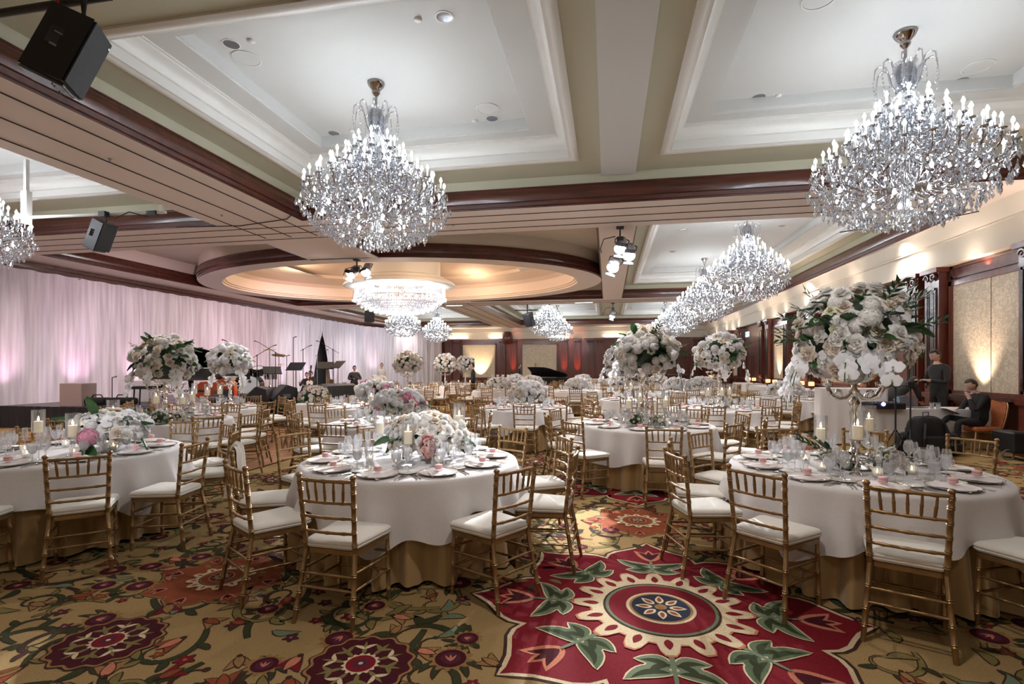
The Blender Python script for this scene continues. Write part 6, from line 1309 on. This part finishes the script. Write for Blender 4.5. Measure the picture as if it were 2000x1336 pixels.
# ------------------------------------------------------------------ buffet wall, work table
def draped_table(name, cx, cy_, w, d, h, lab, goldskirt=True, drop=.28, rz=0, mat_='cloth_white'):
    t = thing(name, lab, 'table', TR(cx, cy_, 0, rz=rz)); per = [(-w/2, -d/2), (w/2, -d/2), (w/2, d/2), (-w/2, d/2), (-w/2, -d/2)]; L_ = [0]
    for a, b in zip(per, per[1:]): L_.append(L_[-1]+hypot(b[0]-a[0], b[1]-a[1]))
    def skirt(z0, z1, off, col, nm, ampx, wave=0):
        n = int(L_[-1]*28)
        def f(u, v):
            s = u*L_[-1]; k = max(i for i in range(4) if L_[i] <= s+1e-9); q = (s-L_[k])/(L_[k+1]-L_[k]); a, b = per[k], per[k+1]; dx, dy = b[0]-a[0], b[1]-a[1]; l = hypot(dx, dy); nx, ny = dy/l, -dx/l
            o_ = off+ampx*v*(1+sin(s*26+sin(s*3)))
            return (a[0]+dx*q+nx*o_, a[1]+dy*q+ny*o_, z1+(z0-z1)*v-(wave*v*(.5+.5*cos(s*2.2)) if wave else 0))
        mb = MB().mt(col); mb.grid(f, n, 4, wrap=True); return mb
    if goldskirt: link('gold_skirt', skirt(.015, h-.01, .01, 'cloth_gold', 'g', .02).mesh('gs', 70), t)
    mb = skirt(h-drop if goldskirt else .03, h, .02, mat_, 'w', .012, .06 if goldskirt else 0); mb.box((0, 0, h), (w+.03, d+.03, .012)); link('white_overlay', mb.mesh('wo', 70), t)
    mb = MB().mt('wood')
    mb.box((0, 0, h-.03), (w-.02, d-.02, .03)); link('tabletop', mb.mesh('tt'), t); return t
for i, (px, D, lab) in enumerate(((1567, 17.2, 'buffet table nearest us against the panelled wall'), (1500, 20.0, 'second buffet table with a small red lamp'), (1462, 23.5, 'third buffet table by the door'), (1385, 30, 'last buffet table near the far doors'))):
    x, y = PX(px, D); draped_table('buffet_table', min(x, 6.55), y, .8, 2.3 if i < 3 else 3, .84, lab)
    for q, (dy) in enumerate((-.5, .35)):
        t = thing('table_lamp', 'small glowing red-orange lamp, %s on the %s' % (('nearer', 'farther')[q], lab.split(' against')[0].split(' with')[0].split(' by')[0].split(' near the')[0]), 'lamp', TR(min(x, 6.55)+.1, y+dy, .85))
        mb = MB().mt('black'); mb.lathe([(.06, 0), (.06, .01), (.012, .03), (.012, .12)], 12); link('base', mb.mesh('lb', 50), t); mb = MB().mt('copper_lamp'); mb.lathe([(.08, .12), (.085, .14), (.085, .24), (.07, .25)], 16); link('lamp_shade', mb.mesh('ls', 50), t)
for i, (px, D) in enumerate(((1240, 28), (1160, 34), (1310, 33))):
    x, y = PX(px, D); draped_table('long_table', x, y, 2.6, .8, .8, 'long white draped table by the far wall, %s' % ('behind the bright bouquet', 'before the double doors', 'beyond the buffet end')[i])
# work area
x, y = PX(1665, 10.6); draped_table('tall_draped_screen', x-.05, y, 1.15, .5, 1.14, 'tall box draped in white to the floor behind the candles', False, rz=-.1)
x, y = PX(1790, 10.35); draped_table('work_table', x+.05, y-.05, 2.0, .7, .76, 'technicians table with white cloth over gold, right wall side', True, .42, rz=.05)
WTx, WTy = x, y
def at(px, D): return PX(px, D)
x, y = PX(1725, 10.1); mb = MB().mt('black'); mb.bbox((0, 0, .06), (.6, .4, .12), .01)
for k in range(8): mb.tube([(-.25+.07*k, -.12, .12), (-.25+.07*k, -.12, .14)], .01, 6)
mb.mt('grey'); mb.box((0, .05, .125), (.5, .2, .01)); t = solo('lighting_console', mb.mesh('lc'), 'dark lighting console on the work table', 'console', TR(x, y, .767, rz=.1))
mb = MB().mt('violet'); mb.lathe([(0, -.01), (.035, -.01), (.035, 0), (0, .004)], 14, TR(-.12, -.215, .10, rx=pi/2)); link('violet_lamp', mb.mesh('vl'), t)
x, y = PX(1795, 10.15)
t = thing('laptop', 'open laptop on the work table beside the standing man', 'laptop', TR(x, y+.1, .767, rz=.3)); mb = MB().mt('grey'); mb.bbox((0, 0, .01), (.34, .24, .018), .004); link('base', mb.mesh('lb'), t); mb = MB().mt('grey'); mb.box((0, .18, .11), (.34, .012, .22), rot=(-.3, 0, 0)); link('lid', mb.mesh('ll'), t)
mb = MB().mt('glass'); mb.lathe([(.03, 0), (.042, .12), (.042, .125)], 14, capt=False); mb.mt('ice'); mb.lathe([(.029, .004), (.038, .09), (0, .09)], 12); mb.mt('black'); mb.tube([(0, 0, .02), (.03, 0, .2)], .003, 5); CUP = mb.mesh('cup', 50)
for px, l in ((1820, 'clear plastic cup with black straw, nearer the laptop'), (1832, 'clear plastic cup with black straw, nearer the seated man')): x, y = PX(px, 10.0); solo('plastic_cup', CUP, l, 'cup', TR(x, y, .767))
for px, l in ((1749, 'black tripod stand in front of the work table'), (1778, 'black tripod stand beside the backpack')):
    x, y = PX(px, 9.0); t = thing('tripod_stand', l, 'stand', TR(x, y, 0)); mb = MB().mt('black'); mb.tube([(0, 0, .25), (0, 0, 1.25)], .014, 6); link('pole', mb.mesh('po'), t)
    for k in range(3): mb = MB().mt('black'); mb.tube([(0, 0, .5), (.28*cos(k*2.09), .28*sin(k*2.09), .01)], .01, 6); link('leg', mb.mesh('lg'), t)
    mb = MB().mt('black'); mb.bbox((0, 0, 1.28), (.12, .1, .1), .01); mb.tube([(-.12, 0, 1.25), (.12, 0, 1.25)], .012, 6); link('head', mb.mesh('hd'), t)
def pack(M, lab, w, d, h):
    t = thing('backpack', lab, 'bag', M); 
    def f(u, v):
        a = 2*pi*u; b = pi*v; k = sin(b)**.5; c = lambda q: (1 if q > 0 else -1)*abs(q)**.6
        return (w/2*k*c(cos(a)), d/2*k*c(sin(a)), h/2-h/2*c(cos(b))*.999+.02*mnoise.noise(Vector((u*9, v*7, w))))
    mb = MB().mt('black_cloth'); mb.grid(f, 28, 16, wrap=True); link('bag_body', mb.mesh('bb', 80), t)
    mb = MB().mt('black_cloth'); mb.bbox((0, -d/2-.03, h*.34), (w*.7, .1, h*.42), .03, seg=2); link('front_pocket', mb.mesh('fp', 60), t)
    mb = MB().mt('grey'); mb.tube([(-.05, 0, h-.02), (-.05, 0, h+.07), (.05, 0, h+.07), (.05, 0, h-.02)], .01, 6); link('handle', mb.mesh('hn'), t)
    for s_ in (-1, 1): mb = MB().mt('black'); mb.tube([(s_*w*.3, -d*.5, h*.85), (s_*w*.42, -d*.65, h*.5), (s_*w*.35, -d*.5, h*.15)], .018, 6); link('strap', mb.mesh('st'), t)
x, y = PX(1808, 9.0); pack(TR(x, y, 0, rz=.2), 'large black backpack standing before the work table', .55, .4, .72); x, y = PX(1775, 9.2); pack(TR(x, y, 0, rz=-.3), 'smaller black bag leaning by the tripod', .36, .3, .42)
x, y = PX(1845, 9.3); pack(TR(x, y, 0, rz=.5), 'black gear bag between the backpack and the seated man', .4, .35, .4)
x, y = PX(1985, 9.0); t = thing('equipment_trolley', 'dark wheeled equipment trolley against the wall at the right edge', 'trolley', TR(6.85, 10.3, 0)); mb = MB().mt('black'); mb.bbox((0, 0, .3), (.3, .5, .36), .03); link('case_body', mb.mesh('cbx'), t)
for sy in (-1, 1): mb = MB().mt('grey'); mb.tube([(-.17+.085*cos(a), sy*.18+.085*sin(a)*0, .09+.085*sin(a)) for a in [k*pi/6 for k in range(13)]], .012, 5); link('wheel', mb.mesh('wh'), t)
# napkin cloth over a chair back
x, y = PX(466, 4.55); x2, y2 = PX(452, 4.55)
def cl(u, v):
    s = (v-.5)*2; z = .94-.42*abs(s)**1.3-.02*sin(u*9); o_ = .03*(1 if s > 0 else -1)*min(1, abs(s)*6); w = .10+.05*abs(s)
    return ((u-.5)*2*w+.012*sin(v*14+u*5)+.03*s, o_+.018*sin(u*14+v*5)+.05*s*abs(s), z)
mb = MB().mt('cushion'); mb.grid(cl, 16, 28); NC = mb.mesh('cloth', 80)
SHAWL = NC
# wooden floor field and seams
mb = MB().mt('parquet'); n = 0
for i in range(20):
    for j in range(7):
        x0 = -8.4+.43*j; y0 = 6.1+.30*i; 
        if True:
            mb = MB().mt('parquet'); mb.bbox((x0+.21, y0+.15, .004), (.424, .294, .008), .002); o = link('plank', mb.mesh('plank'), floor)
mb = MB().mt('c_brown'); mb.box((-5.37, 9.1, .004), (.03, 6.1, .01)); struct('trim_3', mb.mesh('edge'))
# far service station
x, y = PX(988, 29); t = thing('coffee_station', 'small service table with stacked white cups near the far pilaster', 'table', TR(x, y, 0)); mb = MB().mt('white_trim'); mb.box((0, 0, .92), (2.0, .6, .05)); link('tabletop', mb.mesh('tt'), t)
for sx in (-1, 1):
    for sy in (-1, 1): mb = MB().mt('steel'); mb.tube([(sx*.9, sy*.25, 0), (sx*.9, sy*.25, .9)], .02, 6); link('leg', mb.mesh('lg'), t)
for k in range(6):
    for j in range(2): mb = MB().mt('china'); mb.lathe([(.06, 0), (.08, .01), (.09, .10), (.085, .10), (.05, .01)], 10, capt=False); solo('cup_stack', mb.mesh('cs', 50), '%s white cup stack, %s, on the far service table' % (('first', 'second', 'third', 'fourth', 'fifth', 'sixth')[k], ('lower', 'upper')[j]), 'cups', TR(x-.75+.3*k, y-.1, .945+.11*j+.15*(k in (0, 1, 2, 3))*0), 'cup stacks')
# shawl placed on the side chair of the front centre table (eight o'clock seat)
a_ = radians(-156); x, y = -1.72+1.18*cos(a_), 4.34+1.18*sin(a_); f_ = a_+pi/2+radians(5)
solo('folded_shawl', SHAWL, 'cream shawl draped over the chair back beside the front centre table', 'cloth', TR(x, y, 0, rz=f_) @ TR(-.1, -.245, -.0))
# thing without parts clean-up: nothing left over
